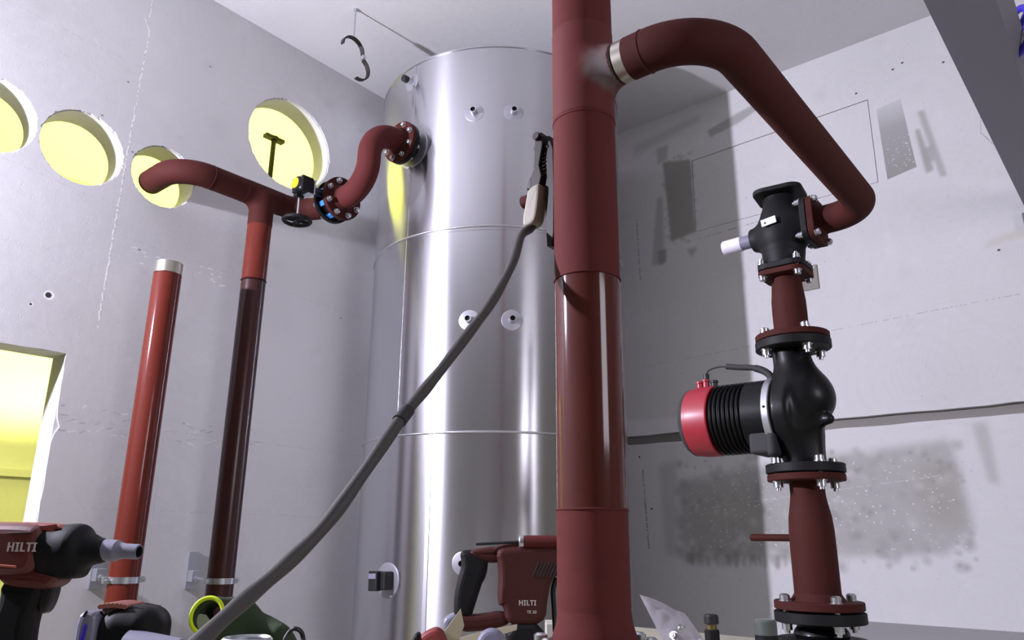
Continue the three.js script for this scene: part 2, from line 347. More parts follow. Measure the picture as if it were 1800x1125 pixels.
// ---- plain concrete for ceiling, floors and the room next door (2 m tile)
const plainCanvas = canvas(1024, 1024, (x, w, h) => {
  x.fillStyle = grey(205); x.fillRect(0, 0, w, h);
  mottle(x, w, h, 120, 60, 200, 190, 218, 0.2, [0, 0, 0]);
  mottle(x, w, h, 400, 6, 30, 180, 228, 0.18, [0, 0, 0]);
  pores(x, w, h, 900, 170, 0.3, 0.6, 1.6);
  wobbly(x, [[0, 700], [1024, 690]], 1.5, grey(228, 0.6), 1, 0.7);
});
const bumpCanvas = canvas(512, 512, (x, w, h) => {
  x.fillStyle = grey(128); x.fillRect(0, 0, w, h);
  mottle(x, w, h, 500, 6, 40, 90, 170, 0.4, [0, 0, 0]);
  pores(x, w, h, 800, 60, 0.6, 0.8, 2.4);
});
const rustCanvas = canvas(512, 512, (x, w, h) => {
  x.fillStyle = grey(222); x.fillRect(0, 0, w, h);
  mottle(x, w, h, 160, 20, 90, 185, 250, 0.3, [0, 0, 0]);
  mottle(x, w, h, 700, 3, 12, 170, 255, 0.25, [0, 0, 0]);
});
function tiled(c, m, colour = true) { const t = texture(c, colour); t.repeat.set(1 / m, 1 / m); return t; }
const bumpMap = tiled(bumpCanvas, 0.6, false);
function concrete(map, tint = [1, 1, 1]) { return new THREE.MeshStandardMaterial({ color: lin(tint), map, roughness: 0.92, bumpMap, bumpScale: 0.0035 }); }
const leftMap = tiled(leftCanvas, SIDE_M); leftMap.offset.set(0.3 / SIDE_M, 1.3 / SIDE_M);
const backMap = tiled(backCanvas, SIDE_M); backMap.offset.set(3.4 / SIDE_M, 1.3 / SIDE_M);
const MAT = {
  left: concrete(leftMap), back: concrete(backMap), plain: concrete(tiled(plainCanvas, 2)),
  far: concrete(tiled(plainCanvas, 2)),
  ledge: concrete(tiled(plainCanvas, 2), [0.62, 0.61, 0.62]),
  groove: concrete(tiled(plainCanvas, 2), [0.42, 0.40, 0.37]),
  floor: concrete(tiled(plainCanvas, 2), [0.76, 0.73, 0.58]),  // floor lightened to bounce more light into the shaded parts
  dark: concrete(tiled(plainCanvas, 2), [0.8, 0.76, 0.56]),  // walls out of view, tinted pale and warm to bounce light into shadows
};
const std = (hex, roughness, metalness = 0, more = {}) => new THREE.MeshStandardMaterial({ color: new THREE.Color(hex), roughness, metalness, ...more });
const phys = (hex, roughness, metalness = 0, more = {}) => new THREE.MeshPhysicalMaterial({ color: new THREE.Color(hex), roughness, metalness, ...more });
const rustMap = tiled(rustCanvas, 0.5);
const P = {
  primer: phys('#642c2a', 0.82, 0, { specularIntensity: 0.4, map: rustMap }),
  primerDeep: phys('#4c1f1a', 0.78, 0, { specularIntensity: 0.4, map: rustMap }),
  gloss: phys('#6c200e', 0.7, 0, { specularIntensity: 0.4, map: rustMap, clearcoat: 0.55, clearcoatRoughness: 0.1 }),
  stack: phys('#4b1f19', 0.75, 0, { specularIntensity: 0.4, map: rustMap }),
  bare: std('#b9b5a8', 0.35, 0.9),
  burnt: std('#8a8788', 0.5, 0.55),
  cast: phys('#111113', 0.6, 0, { specularIntensity: 0.5 }),
  castGloss: phys('#0b0b0c', 0.45, 0, { specularIntensity: 0.4, clearcoat: 0.12, clearcoatRoughness: 0.2 }),
  rubber: std('#2b2b2c', 0.75),
  zinc: std('#cfd3d8', 0.28, 0.95),
  galv: std('#bcc0c6', 0.4, 0.85),
  steel: std('#201d17', 0.55, 0.2),
  tank: phys('#c6c6cb', 0.25, 0.95, { anisotropy: 0.88, anisotropyRotation: Math.PI / 2 }),
  bead: std('#c9cace', 0.3, 0.95),
  rosette: phys('#b3b2ba', 0.4, 0.75, { clearcoat: 0.5, clearcoatRoughness: 0.15 }),
  black: std('#161618', 0.5),
  hole: std('#0b0b0c', 0.8),
  white: std('#ded9ea', 0.5),
  yellow: std('#f2e60e', 0.5),
  blueTag: std('#2f7fd0', 0.5),
  red: phys('#96182a', 0.5, 0, { clearcoat: 0.3, clearcoatRoughness: 0.3 }),
  handleWhite: std('#8f8a7b', 0.55),
  cable: std('#3d3b3a', 0.6),
  toolRed: std('#582420', 0.5),
  hammerRed: phys('#3f1713', 0.6, 0, { specularIntensity: 0.6 }),
  mainGloss: phys('#541a0e', 0.7, 0, { specularIntensity: 0.4, map: rustMap, clearcoat: 0.6, clearcoatRoughness: 0.1 }),
  toolRedBright: std('#7a2d29', 0.5),
  toolBlack: phys('#0e0e10', 0.65, 0, { specularIntensity: 0.5 }),
  toolGrey: std('#7a7a8c', 0.45),
  letter: std('#b9b2ae', 0.5),
  card: std('#a79f86', 0.85),
  board: std('#a8a491', 0.85),
  glove: std('#26361e', 0.9),
  neon: std('#c8e010', 0.6),
  label: std('#8f9880', 0.8),
  beam: std('#75737a', 0.6, 0.2),
  blue: phys('#3626b8', 0.4, 0, { clearcoat: 0.3, clearcoatRoughness: 0.3 }),
  bag: new THREE.MeshPhysicalMaterial({ color: new THREE.Color('#dcdae2'), roughness: 0.45, transmission: 0.65, thickness: 0, side: THREE.DoubleSide }),
  clearCap: new THREE.MeshPhysicalMaterial({ color: new THREE.Color('#79857e'), roughness: 0.4, transmission: 0.6, thickness: 0, side: THREE.DoubleSide }),
  brass: std('#7d6f4c', 0.4, 0.8),
  disc: std('#77778a', 0.6),
};
const font = await new FontLoader().loadAsync('fonts/droid/droid_sans_bold.typeface.json');
function letters(text, size, depth = 0.0008) { const g = new TextGeometry(text, { font, size, depth, curveSegments: 3 }); g.computeBoundingBox(); const b = g.boundingBox; g.translate(-(b.min.x + b.max.x) / 2, -(b.min.y + b.max.y) / 2, 0); return g; }

// ------------------------------------------------------------------ the room
const XL = -3.38, ZB = -4.09, YC = 2.743, YF = -1.3, TW = 0.15, XR = 5.2, ZF = 4.6, XFAR = -6.2;
function smoothCircle(cz, cy, r) { const p = []; for (let i = 0; i < 96; i++) { const a = i / 96 * Math.PI * 2; p.push([-cz + Math.cos(a) * r, cy + Math.sin(a) * r]); } return p; }
function roughCircle(cz, cy, r) {                           // outline in (-z, y), slightly chipped
  const p = [], n = 120;
  for (let i = 0; i < n; i++) { const a = i / n * Math.PI * 2, q = r + 0.003 + (rnd() < 0.3 ? rr(0, 0.007) : rr(-0.001, 0.0015)); p.push([-cz + Math.cos(a) * q, cy + Math.sin(a) * q]); }
  return p;
}
{
  // left wall: a 15 cm concrete wall with four core-drilled holes, one more out of view, and a doorway
  const jamb = [], dz0 = -0.17, dz1 = -1.166, dt = 0.724;
  for (let i = 0; i <= 60; i++) {
    const y = dt - (dt - YF) * i / 60, chip = Math.abs(y - 0.42) < 0.045 ? -0.02 * (1 - Math.abs(y - 0.42) / 0.045) : 0;
    jamb.push([-dz1 + chip * -1 + 0.005 * noise3.noise(y * 7, 1.3, 0.2) + rr(-0.0016, 0.0016), y]);
  }
  const outer = [[-ZF, YF], [-dz0, YF], [-dz0, dt]], core = [[-ZF, YF], [-dz0, YF], [-dz0, dt], [-dz1, dt], [-dz1, YF], [-ZB, YF], [-ZB, YC], [-ZF, YC]];
  for (let i = 1; i < 20; i++) outer.push([-dz0 + (dz0 - dz1) * i / 20, dt + rr(-0.002, 0.002)]);
  outer.push(...jamb, [-ZB, YF], [-ZB, YC], [-ZF, YC]);
  const spots = [[-0.727, 1.655, 0.164], [-1.082, 1.652, 0.170], [-1.45, 1.656, 0.151], [-2.117, 2.125, 0.262]], FT = 0.009;
  const wallLayer = (pts, hs, t, x) => { const g = new THREE.ExtrudeGeometry(plateShape(pts, hs), { depth: t, bevelEnabled: false, curveSegments: 4 }); g.rotateY(Math.PI / 2); g.translate(x, 0, 0); return g; };
  const lw = struct('wall_left', wallLayer(core, spots.map((q) => smoothCircle(...q)), TW - FT, XL - TW), [MAT.left, MAT.plain]);
  const skin = shadows(new THREE.Mesh(wallLayer(outer, spots.map((q) => roughCircle(...q)), FT, XL - FT), MAT.left)); skin.name = 'wall_face'; lw.add(skin);
  const cut = (w, h, d, x, y, z) => { const b = new THREE.BoxGeometry(w, h, d); b.translate(x, y, z); return b; };
  const uvBox = (w, h, d, x, y, z) => {                    // box with uv in metres
    const b = cut(w, h, d, x, y, z), p = b.attributes.position, n = b.attributes.normal, u = b.attributes.uv;
    for (let i = 0; i < p.count; i++) { const ax = Math.abs(n.getX(i)), ay = Math.abs(n.getY(i)); ax > 0.5 ? u.setXY(i, -p.getZ(i), p.getY(i)) : ay > 0.5 ? u.setXY(i, p.getX(i), p.getZ(i)) : u.setXY(i, p.getX(i), p.getY(i)); }
    return b;
  };
  // back wall: thick slab plus a 12 mm face with a let-in panel, and an open joint low down
  struct('wall_back', uvBox(XR - XFAR, YC - YF, 0.2, (XR + XFAR) / 2, (YC + YF) / 2, ZB - 0.14), MAT.groove);
  const gap = 0.004, pan = [[-1.883, 1.857], [-0.815, 1.865], [-0.809, 2.366], [-1.875, 2.344]];
  const grow = (p, e) => p.map((q, i) => [q[0] + (i === 0 || i === 3 ? -e : e), q[1] + (i < 2 ? -e : e)]);
  const jog = [];
  for (let i = 0; i <= 80; i++) { const u = XL + (XR - XL) * i / 80; jog.push([u, 0.612 + rr(-0.004, 0.004)]); }
  const upper = [...jog, [XR, YC], [XL, YC]];
  const face = (pts, hs, t, back) => { const q = new THREE.ExtrudeGeometry(plateShape(pts, hs), { depth: t, bevelEnabled: false }); q.translate(0, 0, ZB - back); return q; };
  struct('wall_back_upper', face(upper, [grow(pan, gap).reverse()], 0.04, 0.04), MAT.back);
  struct('wall_back_panel', face(pan, [], 0.037, 0.04), MAT.back);
  const low = [[XL, YF], [XR, YF]];
  for (let i = 80; i >= 0; i--) low.push([XL + (XR - XL) * i / 80, 0.557 + rr(-0.004, 0.004)]);
  struct('wall_back_lower', face(low, [], 0.04, 0.04), MAT.back);
  struct('wall_right', uvBox(0.2, YC - YF, ZF - ZB, XR + 0.1, (YC + YF) / 2, (ZF + ZB) / 2), MAT.dark);  // out of view like the front wall, colour chosen for warm bounce
  struct('wall_front', uvBox(XR - XFAR, YC - YF, 0.2, (XR + XFAR) / 2, (YC + YF) / 2, ZF + 0.1), MAT.dark);
  struct('wall_far_left', uvBox(0.2, YC - YF, ZF - ZB, XFAR - 0.1, (YC + YF) / 2, (ZF + ZB) / 2), MAT.far);
  struct('ceiling', uvBox(XR - XFAR + 0.4, 0.2, ZF - ZB + 0.6, (XR + XFAR) / 2, YC + 0.1, (ZF + ZB) / 2 - 0.1), MAT.plain);
  struct('floor', uvBox(XR - XFAR + 0.4, 0.2, ZF - ZB + 0.6, (XR + XFAR) / 2, YF - 0.1, (ZF + ZB) / 2 - 0.1), MAT.floor);
  // concrete ledge along the foot of the back wall, right of the pipes
  struct('trim_1', uvBox(1.9, 0.922, 1.0, -0.25, -0.839, ZB + 0.5), MAT.ledge);
  // ledge on the far wall of the yellow room
  struct('trim_2', uvBox(0.05, 0.05, 5.0, XFAR + 0.025, 0.41, -1.0), MAT.far);
}

// ------------------------------------------------------------------ bolts and flanges
const HEX = 0.0115;
function boltGeometry(r, len, nut = true) {                 // along +Y, centred on the joint
  const hex = (h, y) => { const g = new THREE.CylinderGeometry(r, r, h, 6); g.translate(0, y, 0); return g; };
  const cone = (y, s) => { const g = new THREE.CylinderGeometry(s > 0 ? r * 0.6 : r * 0.97, s > 0 ? r * 0.97 : r * 0.6, r * 0.3, 6); g.translate(0, y, 0); return g; };
  const parts = [hex(r * 1.05, len / 2 + r * 0.6), cone(len / 2 + r * 1.26, 1)];
  const wash = new THREE.CylinderGeometry(r * 1.2, r * 1.2, r * 0.2, 20); wash.translate(0, len / 2, 0); parts.push(wash);
  const shank = new THREE.CylinderGeometry(r * 0.52, r * 0.52, len + r * 2.4, 14); shank.translate(0, -r * 0.7, 0); parts.push(shank);
  if (nut) { parts.push(hex(r * 1.2, -len / 2 - r * 0.7)); const w2 = wash.clone(); w2.translate(0, -len, 0); parts.push(w2); }
  return merge(parts);
}
const boltBig = boltGeometry(0.0125, 0.052), boltMid = boltGeometry(0.0115, 0.044), boltSmall = boltGeometry(0.010, 0.036);
function ringOfBolts(parent, at, dir, n, rb, phase, geo, head = 1) {
  const d = v3(dir).normalize(), q = new THREE.Quaternion().setFromUnitVectors(UP, d);
  for (let i = 0; i < n; i++) {
    const a = phase + i / n * Math.PI * 2, o = new THREE.Vector3(Math.cos(a) * rb, 0, Math.sin(a) * rb).applyQuaternion(q);
    placed('bolt', geo, P.zinc, parent, [at[0] + o.x, at[1] + o.y, at[2] + o.z], d.clone().multiplyScalar(head).toArray(), i * 0.7);
  }
}
const flangeDisc = (at, dir, R, t) => lathe([[0, 0], [R - 0.002, 0], [R, 0.002], [R, t - 0.002], [R - 0.002, t], [0, t]], at, dir, 56);
const hub = (at, dir, r0, r1, L) => lathe([[r0, 0], [r0 * 0.55 + r1 * 0.45, L * 0.35], [r1, L]], at, dir, 48);

// ------------------------------------------------------------------ the tank
const TC = [-2.635, -3.068], TR = 0.70, TTOP = 2.457;
{
  const t = thing('storage_tank', 'tall round storage tank clad in brushed metal sheet', 'tank', [TC[0], YF, TC[1]]);
  const at = (deg, r, y) => { const a = deg * Math.PI / 180; return [TC[0] + Math.sin(a) * r, y, TC[1] + Math.cos(a) * r]; };
  const out = (deg) => [Math.sin(deg * Math.PI / 180), 0, Math.cos(deg * Math.PI / 180)];
  const rings = [[YF, -0.544, -40], [-0.544, 0.451, 15.5], [0.451, 1.446, -1.8], [1.446, TTOP, -1.2]];
  rings.forEach(([y0, y1, seam], i) => {
    const r = TR + (i % 2 ? 0.0015 : 0), g = new THREE.CylinderGeometry(r, r, y1 - y0 + (i ? 0.02 : 0), 160, 1, false);
    g.translate(TC[0], (y0 + y1) / 2 - (i ? 0.01 : 0), TC[1]);
    const sheet = part('cladding_sheet', g, P.tank, t);
    const s = at(seam, r + 0.0006, (y0 + y1) / 2);
    const sg = new RoundedBoxGeometry(0.022, y1 - y0 - 0.012, 0.004, 2, 0.0015); sg.rotateY(seam * Math.PI / 180); sg.translate(s[0], s[1], s[2]);
    part('seam_strip', sg, P.tank, sheet);
  });
  for (const y of [-0.544, 0.451, 1.446]) { const g = new THREE.TorusGeometry(TR + 0.002, 0.0055, 10, 160); g.rotateX(Math.PI / 2); g.translate(TC[0], y, TC[1]); part('joint_bead', g, P.bead, t); }
  part('lid', lathe([[TR - 0.01, 0], [TR + 0.006, 0], [TR + 0.006, 0.008], [TR - 0.02, 0.012], [0, 0.05]], [TC[0], TTOP - 0.004, TC[1]], [0, 1, 0], 160), P.tank, t);
  // threaded sockets with round covers
  const rose = lathe([[0.012, 0.0005], [0.047, -0.004], [0.05, -0.002], [0.05, 0.001], [0.046, 0.003], [0.014, 0.005]], [0, 0, 0], [0, 1, 0], 40);
  const sock = lathe([[0.0125, 0.038], [0.0172, 0.038], [0.0172, -0.01], [0.0172, -0.012]], [0, 0, 0], [0, 1, 0], 28);
  const bore = lathe([[0.0, 0.028], [0.0125, 0.028], [0.0125, 0.038]], [0, 0, 0], [0, 1, 0], 28);
  for (const [deg, y] of [[29.6, 2.07], [46, 2.07], [29.6, 0.972], [46, 0.972], [29.6, -0.11], [46, -0.11]]) {
    const s = placed('socket', sock, P.galv, t, at(deg, TR, y), out(deg));
    local('cover_ring', rose, P.rosette, s); local('bore', bore, P.hole, s);
  }
  { // plugged socket near the top with its loose ring
    const s = placed('socket', sock, P.galv, t, at(-3, TR, 2.36), out(-3));
    local('cover_ring', rose, P.rosette, s); local('plug', rod([0, 0.03, 0], [0, 0.062, 0], 0.019, 20), P.black, s);
  }
  { // sensor head low on the left
    const s = placed('sensor_head', merge([box(0.004, 0.03, 0, 0.082, 0.05, 0.078, 0.006), box(-0.012, 0.062, 0.0, 0.058, 0.03, 0.084, 0.005), rod([0, -0.01, 0], [0, 0.02, 0], 0.018, 20)]), P.black, t, at(-2.2, TR, -0.19), out(-2.2));
    const c = lathe([[0.012, 0.0005], [0.073, -0.004], [0.077, -0.002], [0.077, 0.001], [0.071, 0.003], [0.014, 0.005]], [0, 0, 0], [0, 1, 0], 40);
    local('cover_ring', c, P.rosette, s); local('cover_clip', box(-0.012, 0.077, -0.02, 0.05, 0.004, 0.022, 0.001), P.toolGrey, s);
  }
  { // flanged nozzle towards the pipe
    const z = TC[1] + TR, y = 1.945;
    const n = part('nozzle', merge([rod([-2.635, y, z - 0.03], [-2.635, y, -2.30], 0.058, 40), flangeDisc([-2.635, y, -2.312], [0, 0, 1], 0.11, 0.022)]), P.castGloss, t, 'black flanged nozzle');
    part('cover_ring', lathe([[0.06, 0.001], [0.103, -0.006], [0.108, -0.003], [0.108, 0.0], [0.1, 0.004], [0.06, 0.009]], [-2.635, y, z + 0.001], [0, 0, 1], 56), P.rosette, n);
  }
}

// ------------------------------------------------------------------ pipework on the left
const PR = 0.0572;
{
  const yT = 1.612, x0 = -3.124, zr = -1.83, zv = -2.085;
  const t = thing('branched_pipe', 'red primed pipe bending out of a wall hole with a riser teed off below it', 'pipe', [x0, YF, zr]);
  const run = bentPath([[-2.905, yT, zv], [x0, yT, zv], [x0, yT, -1.40], [-3.40, yT, -1.40]], 0.15);
  part('pipe_run', sweep(run, PR, 44), P.primerDeep, t);
  const f = (x, y, z) => smin(sdCyl(x, y, z, [x0, yT, zr - 0.11], [x0, yT, zr + 0.11], PR + 0.0012, 0.001), sdCyl(x, y, z, [x0, yT - 0.16, zr], [x0, yT, zr], PR + 0.0012, 0.001), 0.035);
  part('tee_joint', nets(f, [x0 - 0.075, yT - 0.17, zr - 0.12], [x0 + 0.075, yT + 0.075, zr + 0.12], 0.005), P.primerDeep, t);
  part('upper_riser', rod([x0, 1.17, zr], [x0, yT - 0.15, zr], PR, 44), P.gloss, t);
  part('lower_riser', rod([x0, YF, zr], [x0, 1.172, zr], PR - 0.0006, 44), phys('#3a110a', 0.7, 0, { specularIntensity: 0.4, map: rustMap, clearcoat: 0.7, clearcoatRoughness: 0.25 }), t, 'dark glossy lower riser');
  part('weld_seam', merge([new THREE.TorusGeometry(PR, 0.0025, 8, 48).rotateX(Math.PI / 2).translate(x0, 1.172, zr), new THREE.TorusGeometry(PR, 0.0014, 8, 48).translate(x0, yT, -1.55)]), P.primerDeep, t);

  // butterfly valve
  const v = thing('butterfly_valve', 'black butterfly valve with yellow indicator and small black handwheel', 'valve', [-2.85, yT, zv]);
  part('back_flange', flangeDisc([-2.912, yT, zv], [1, 0, 0], 0.108, 0.024), P.castGloss, v);
  part('valve_body', merge([lathe([[0.03, 0], [0.088, 0], [0.093, 0.006], [0.093, 0.042], [0.088, 0.048], [0.03, 0.048]], [-2.887, yT, zv], [1, 0, 0], 48), box(-2.862, yT, zv + 0.1, 0.036, 0.034, 0.06, 0.006)]), P.castGloss, v);
  for (const a of [2.6, 3.25, 4.0]) { const b = box(0, 0.097, 0, 0.034, 0.014, 0.026, 0.003); b.rotateX(a - 1.2); b.translate(-2.863, yT, zv); part('blue_lug', b, P.blueTag, v, 'bright blue lug'); }
  part('valve_neck', rod([-2.862, yT, zv + 0.08], [-2.862, yT, zv + 0.165], 0.019, 24), std('#23304a', 0.5), v);
  part('mounting_plate', merge([box(-2.862, yT, zv + 0.163, 0.08, 0.075, 0.008, 0.003), box(-2.862, yT - 0.038, zv + 0.18, 0.07, 0.006, 0.03, 0.002)]), P.zinc, v);
  const gearbox = part('gearbox', merge([box(-2.862, yT + 0.002, zv + 0.205, 0.088, 0.08, 0.07, 0.012), box(-2.89, yT - 0.03, zv + 0.205, 0.03, 0.05, 0.045, 0.006), rod([-2.862, yT + 0.002, zv + 0.235], [-2.862, yT + 0.002, zv + 0.246], 0.036, 28)]), P.cast, v);
  part('indicator', rod([-2.862, yT + 0.002, zv + 0.246], [-2.862, yT + 0.002, zv + 0.252], 0.026, 28), P.yellow, gearbox, 'round yellow indicator');
  for (const [a, b] of [[1, 1], [1, -1], [-1, 1], [-1, -1]]) part('screw', rod([-2.862 + a * 0.034, yT + b * 0.03, zv + 0.238], [-2.862 + a * 0.034, yT + b * 0.03, zv + 0.244], 0.006, 6), P.zinc, gearbox);
  const hx = -2.885, hz = zv + 0.205, hy = yT - 0.172;
  part('handwheel_shaft', rod([hx, hy, hz], [hx, yT - 0.05, hz], 0.0055, 14), P.zinc, v);
  const spokes = [new THREE.TorusGeometry(0.062, 0.0095, 12, 48).rotateX(Math.PI / 2).translate(hx, hy, hz), rod([hx, hy - 0.012, hz], [hx, hy + 0.014, hz], 0.017, 24)];
  for (let k = 0; k < 4; k++) { const a = 0.3 + k * Math.PI / 2, c = Math.cos(a), s = Math.sin(a); spokes.push(rod([hx + c * 0.012, hy, hz + s * 0.012], [hx + c * 0.058, hy, hz + s * 0.058], 0.0085, 12)); }
  part('handwheel', merge(spokes), P.cast, v);

  // S-shaped piece between valve and tank
  const s = thing('swan_neck_pipe', 'red primed S-shaped pipe with bolted flanges between valve and tank', 'pipe', [-2.8, yT, zv]);
  part('pipe_bend', sweep(bentPath([[-2.825, yT, zv], [-2.635, yT, zv], [-2.635, 1.945, zv], [-2.635, 1.945, -2.275]], [0.15, 0.155]), PR, 48), P.primer, s);
  const f1 = part('flange', merge([flangeDisc([-2.838, yT, zv], [1, 0, 0], 0.11, 0.022), hub([-2.817, yT, zv], [1, 0, 0], 0.074, PR, 0.022)]), P.primerDeep, s);
  ringOfBolts(f1, [-2.863, yT, zv], [1, 0, 0], 8, 0.09, Math.PI / 8, boltGeometry(0.0125, 0.095));
  const f2 = part('flange', merge([flangeDisc([-2.635, 1.945, -2.266], [0, 0, -1], 0.11, 0.022), hub([-2.635, 1.945, -2.267], [0, 0, 1], 0.074, PR, 0.02)]), P.primerDeep, s);
  ringOfBolts(f2, [-2.635, 1.945, -2.288], [0, 0, 1], 8, 0.09, Math.PI / 8, boltMid);

  // free-standing capped pipe
  const p = thing('standing_pipe', 'glossy red-brown upright pipe with bare metal top end, second from doorway side', 'pipe', [x0, YF, -1.419]);
  p.userData.label = 'glossy red-brown upright pipe ending in a bare metal top below the small hole';
  part('pipe_shaft', rod([x0, YF, -1.419], [x0, 1.092, -1.419], PR, 48), P.gloss, p);
  part('bare_end', lathe([[PR - 0.0006, 0], [PR - 0.0006, 0.05], [PR - 0.0016, 0.052], [PR - 0.006, 0.052], [PR - 0.006, 0.01]], [x0, 1.09, -1.419], [0, 1, 0], 48), P.bare, p, 'bare metal pipe end');

  // wall clamps
  const clamp = (z, y, label) => {
    const c = thing('pipe_clamp', label, 'clamp', [XL, y, z]);
    part('wall_plate', merge([box(XL + 0.006, y + 0.035, z, 0.012, 0.16, 0.05, 0.002), box(XL + 0.03, y + 0.01, z, 0.04, 0.05, 0.04, 0.003)]), P.galv, c);
    part('threaded_stud', merge([rod([XL + 0.03, y, z], [x0 - PR, y, z], 0.007, 14), rod([XL + 0.048, y, z], [XL + 0.06, y, z], 0.014, 6), rod([x0 - PR - 0.022, y, z], [x0 - PR - 0.006, y, z], 0.013, 6)]), P.zinc, c);
    const band = lathe([[PR + 0.0005, -0.012], [PR + 0.0045, -0.012], [PR + 0.0045, 0.012], [PR + 0.0005, 0.012], [PR + 0.0005, -0.012]], [x0, y, z], [0, 1, 0], 48);
    part('clamp_band', merge([band, box(x0, y, z - PR - 0.012, 0.018, 0.024, 0.022, 0.003), box(x0, y, z + PR + 0.012, 0.018, 0.024, 0.022, 0.003)]), P.zinc, c);
    part('screw', rod([x0 - 0.02, y, z - PR - 0.014], [x0 + 0.026, y, z - PR - 0.014], 0.0055, 10), P.zinc, c);
    part('screw', rod([x0 - 0.02, y, z + PR + 0.014], [x0 + 0.026, y, z + PR + 0.014], 0.0055, 10), P.zinc, c);
  };
  clamp(-1.419, -0.172, 'galvanised wall clamp around the standing pipe with the bare end');
  clamp(-1.83, -0.19, 'galvanised wall clamp around the dark riser under the tee');
}

// ------------------------------------------------------------------ main riser, branch, pump stack
const XM = -0.7216, ZM = -1.091, RM = 0.0602, YB = 0.88, XS = -0.691, ZS = -2.089, RB = 0.0412;
const YBD = -0.28;                                          // top of the board under the pipes
{
  const t = thing('main_riser_pipe', 'thick red primed riser pipe standing in front of the tank', 'pipe', [XM, YBD, ZM]);
  part('upper_pipe', rod([XM, 0.452, ZM], [XM, YC + 0.05, ZM], RM, 64, RM, 0.001), P.primer, t);
  part('middle_pipe', rod([XM, 0.045, ZM], [XM, 0.453, ZM], RM - 0.0008, 64, RM - 0.0008, 0.0005), P.mainGloss, t, 'glossy middle length');
  part('lower_pipe', rod([XM, -0.17, ZM], [XM, 0.046, ZM], RM, 64, RM, 0.001), P.primer, t);
  const f = (x, y, z) => smin(sdCyl(x, y, z, [XM, YB - 0.1, ZM], [XM, YB + 0.1, ZM], RM + 0.0008, 0.001), sdCyl(x, y, z, [XM, YB, ZM], [XM + 0.083, YB, ZM], RB, 0.001), 0.03);
  const g = nets(f, [XM - 0.07, YB - 0.11, ZM - 0.07], [XM + 0.095, YB + 0.11, ZM + 0.07], 0.0035);
  { // heat-tinted bare steel around the weld
    const p = g.attributes.position, col = [], a = new THREE.Color('#642c2a').multiplyScalar(0.80), b = new THREE.Color('#6b6765'), c = new THREE.Color();
    for (let i = 0; i < p.count; i++) {
      const d = Math.hypot(p.getX(i) - (XM + 0.055), p.getY(i) - YB + 0.008, p.getZ(i) - ZM - 0.01), k = THREE.MathUtils.smoothstep(d + 0.006 * noise3.noise(p.getX(i) * 60, p.getY(i) * 60, p.getZ(i) * 60), 0.026, 0.058);
      c.copy(b).lerp(a, k); col.push(c.r, c.g, c.b);
    }
    g.setAttribute('color', new THREE.Float32BufferAttribute(col, 3));
    part('welded_outlet', g, phys('#ffffff', 0.75, 0, { vertexColors: true, specularIntensity: 0.5 }), t, 'outlet with grey heat-tinted steel');
  }
  part('weld_seam', merge([new THREE.TorusGeometry(RM, 0.0022, 8, 64).rotateX(Math.PI / 2).translate(XM, 0.045, ZM), new THREE.TorusGeometry(RM, 0.0018, 8, 64).rotateX(Math.PI / 2).translate(XM, 0.453, ZM), new THREE.TorusGeometry(RM, 0.0015, 8, 64).rotateX(Math.PI / 2).translate(XM, 0.775, ZM)]), P.primer, t);
  part('side_stub', merge([rod([XM - 0.03, 0.655, ZM], [XM - 0.152, 0.655, ZM], 0.0135, 28)]), P.primerDeep, t);
  part('weld_neck', lathe([[RM, 0.05], [RM + 0.0025, 0.03], [RM + 0.012, 0], [RM + 0.012, -0.004]], [XM, -0.164, ZM], [0, 1, 0], 56), P.primer, t);
  const fl = part('flange', flangeDisc([XM, -0.187, ZM], [0, 1, 0], 0.11, 0.022), P.primerDeep, t);
  ringOfBolts(fl, [XM, -0.189, ZM], [0, 1, 0], 8, 0.09, 0.375, boltMid);
  part('lower_flange', merge([flangeDisc([XM, -0.211, ZM], [0, 1, 0], 0.11, 0.022), rod([XM, YBD, ZM], [XM, -0.2, ZM], RM, 48)]), P.cast, t, 'black lower flange');

  // branch: out of the riser, back along the room and round to the valve
  const b = thing('branch_pipe', 'red primed U-shaped branch pipe running overhead from riser to black valve', 'pipe', [XM + 0.09, YB, ZM]);
  part('pipe_bend', sweep(bentPath([[-0.612, YB, ZM], [-0.45, YB, ZM], [-0.45, YB, ZS], [-0.585, YB, ZS]], [0.125, 0.1]), RB, 48), P.primerDeep, b);
  part('bare_end', lathe([[RB - 0.005, 0], [RB - 0.0008, 0.001], [RB - 0.0008, 0.024]], [-0.634, YB, ZM], [1, 0, 0], 48), P.bare, b, 'bare metal pipe end at open joint');
  part('joint_gap', lathe([[0, 0], [RB - 0.006, 0], [RB - 0.006, 0.008], [0, 0.008]], [-0.6405, YB, ZM], [1, 0, 0], 40), P.hole, b, 'dark unwelded joint');
  part('weld_seam', new THREE.TorusGeometry(RB, 0.0015, 8, 48).rotateY(Math.PI / 2).translate(-0.577, YB, ZM), P.primerDeep, b);
  const plate = slab(roundSquare(0.066, 0.03), 0.018, 0.002); plate.rotateZ(0.0); plate.rotateY(Math.PI / 2); plate.translate(-0.588, YB, ZS);
  const fr = part('flange', merge([plate, hub([-0.58, YB, ZS], [1, 0, 0], 0.054, RB, 0.016)]), P.stack, b);
  for (const [sy, sz] of [[1, 1], [1, -1], [-1, 1], [-1, -1]]) placed('bolt', boltSmall, P.zinc, fr, [-0.598, YB + sy * 0.05, ZS + sz * 0.05], [1, 0, 0]);

  // three-way valve body
  const v = thing('three_way_valve', 'black cast three-way valve with white plug and small white tag', 'valve', [XS, 0.75, ZS]);
  const vy = 0.872;
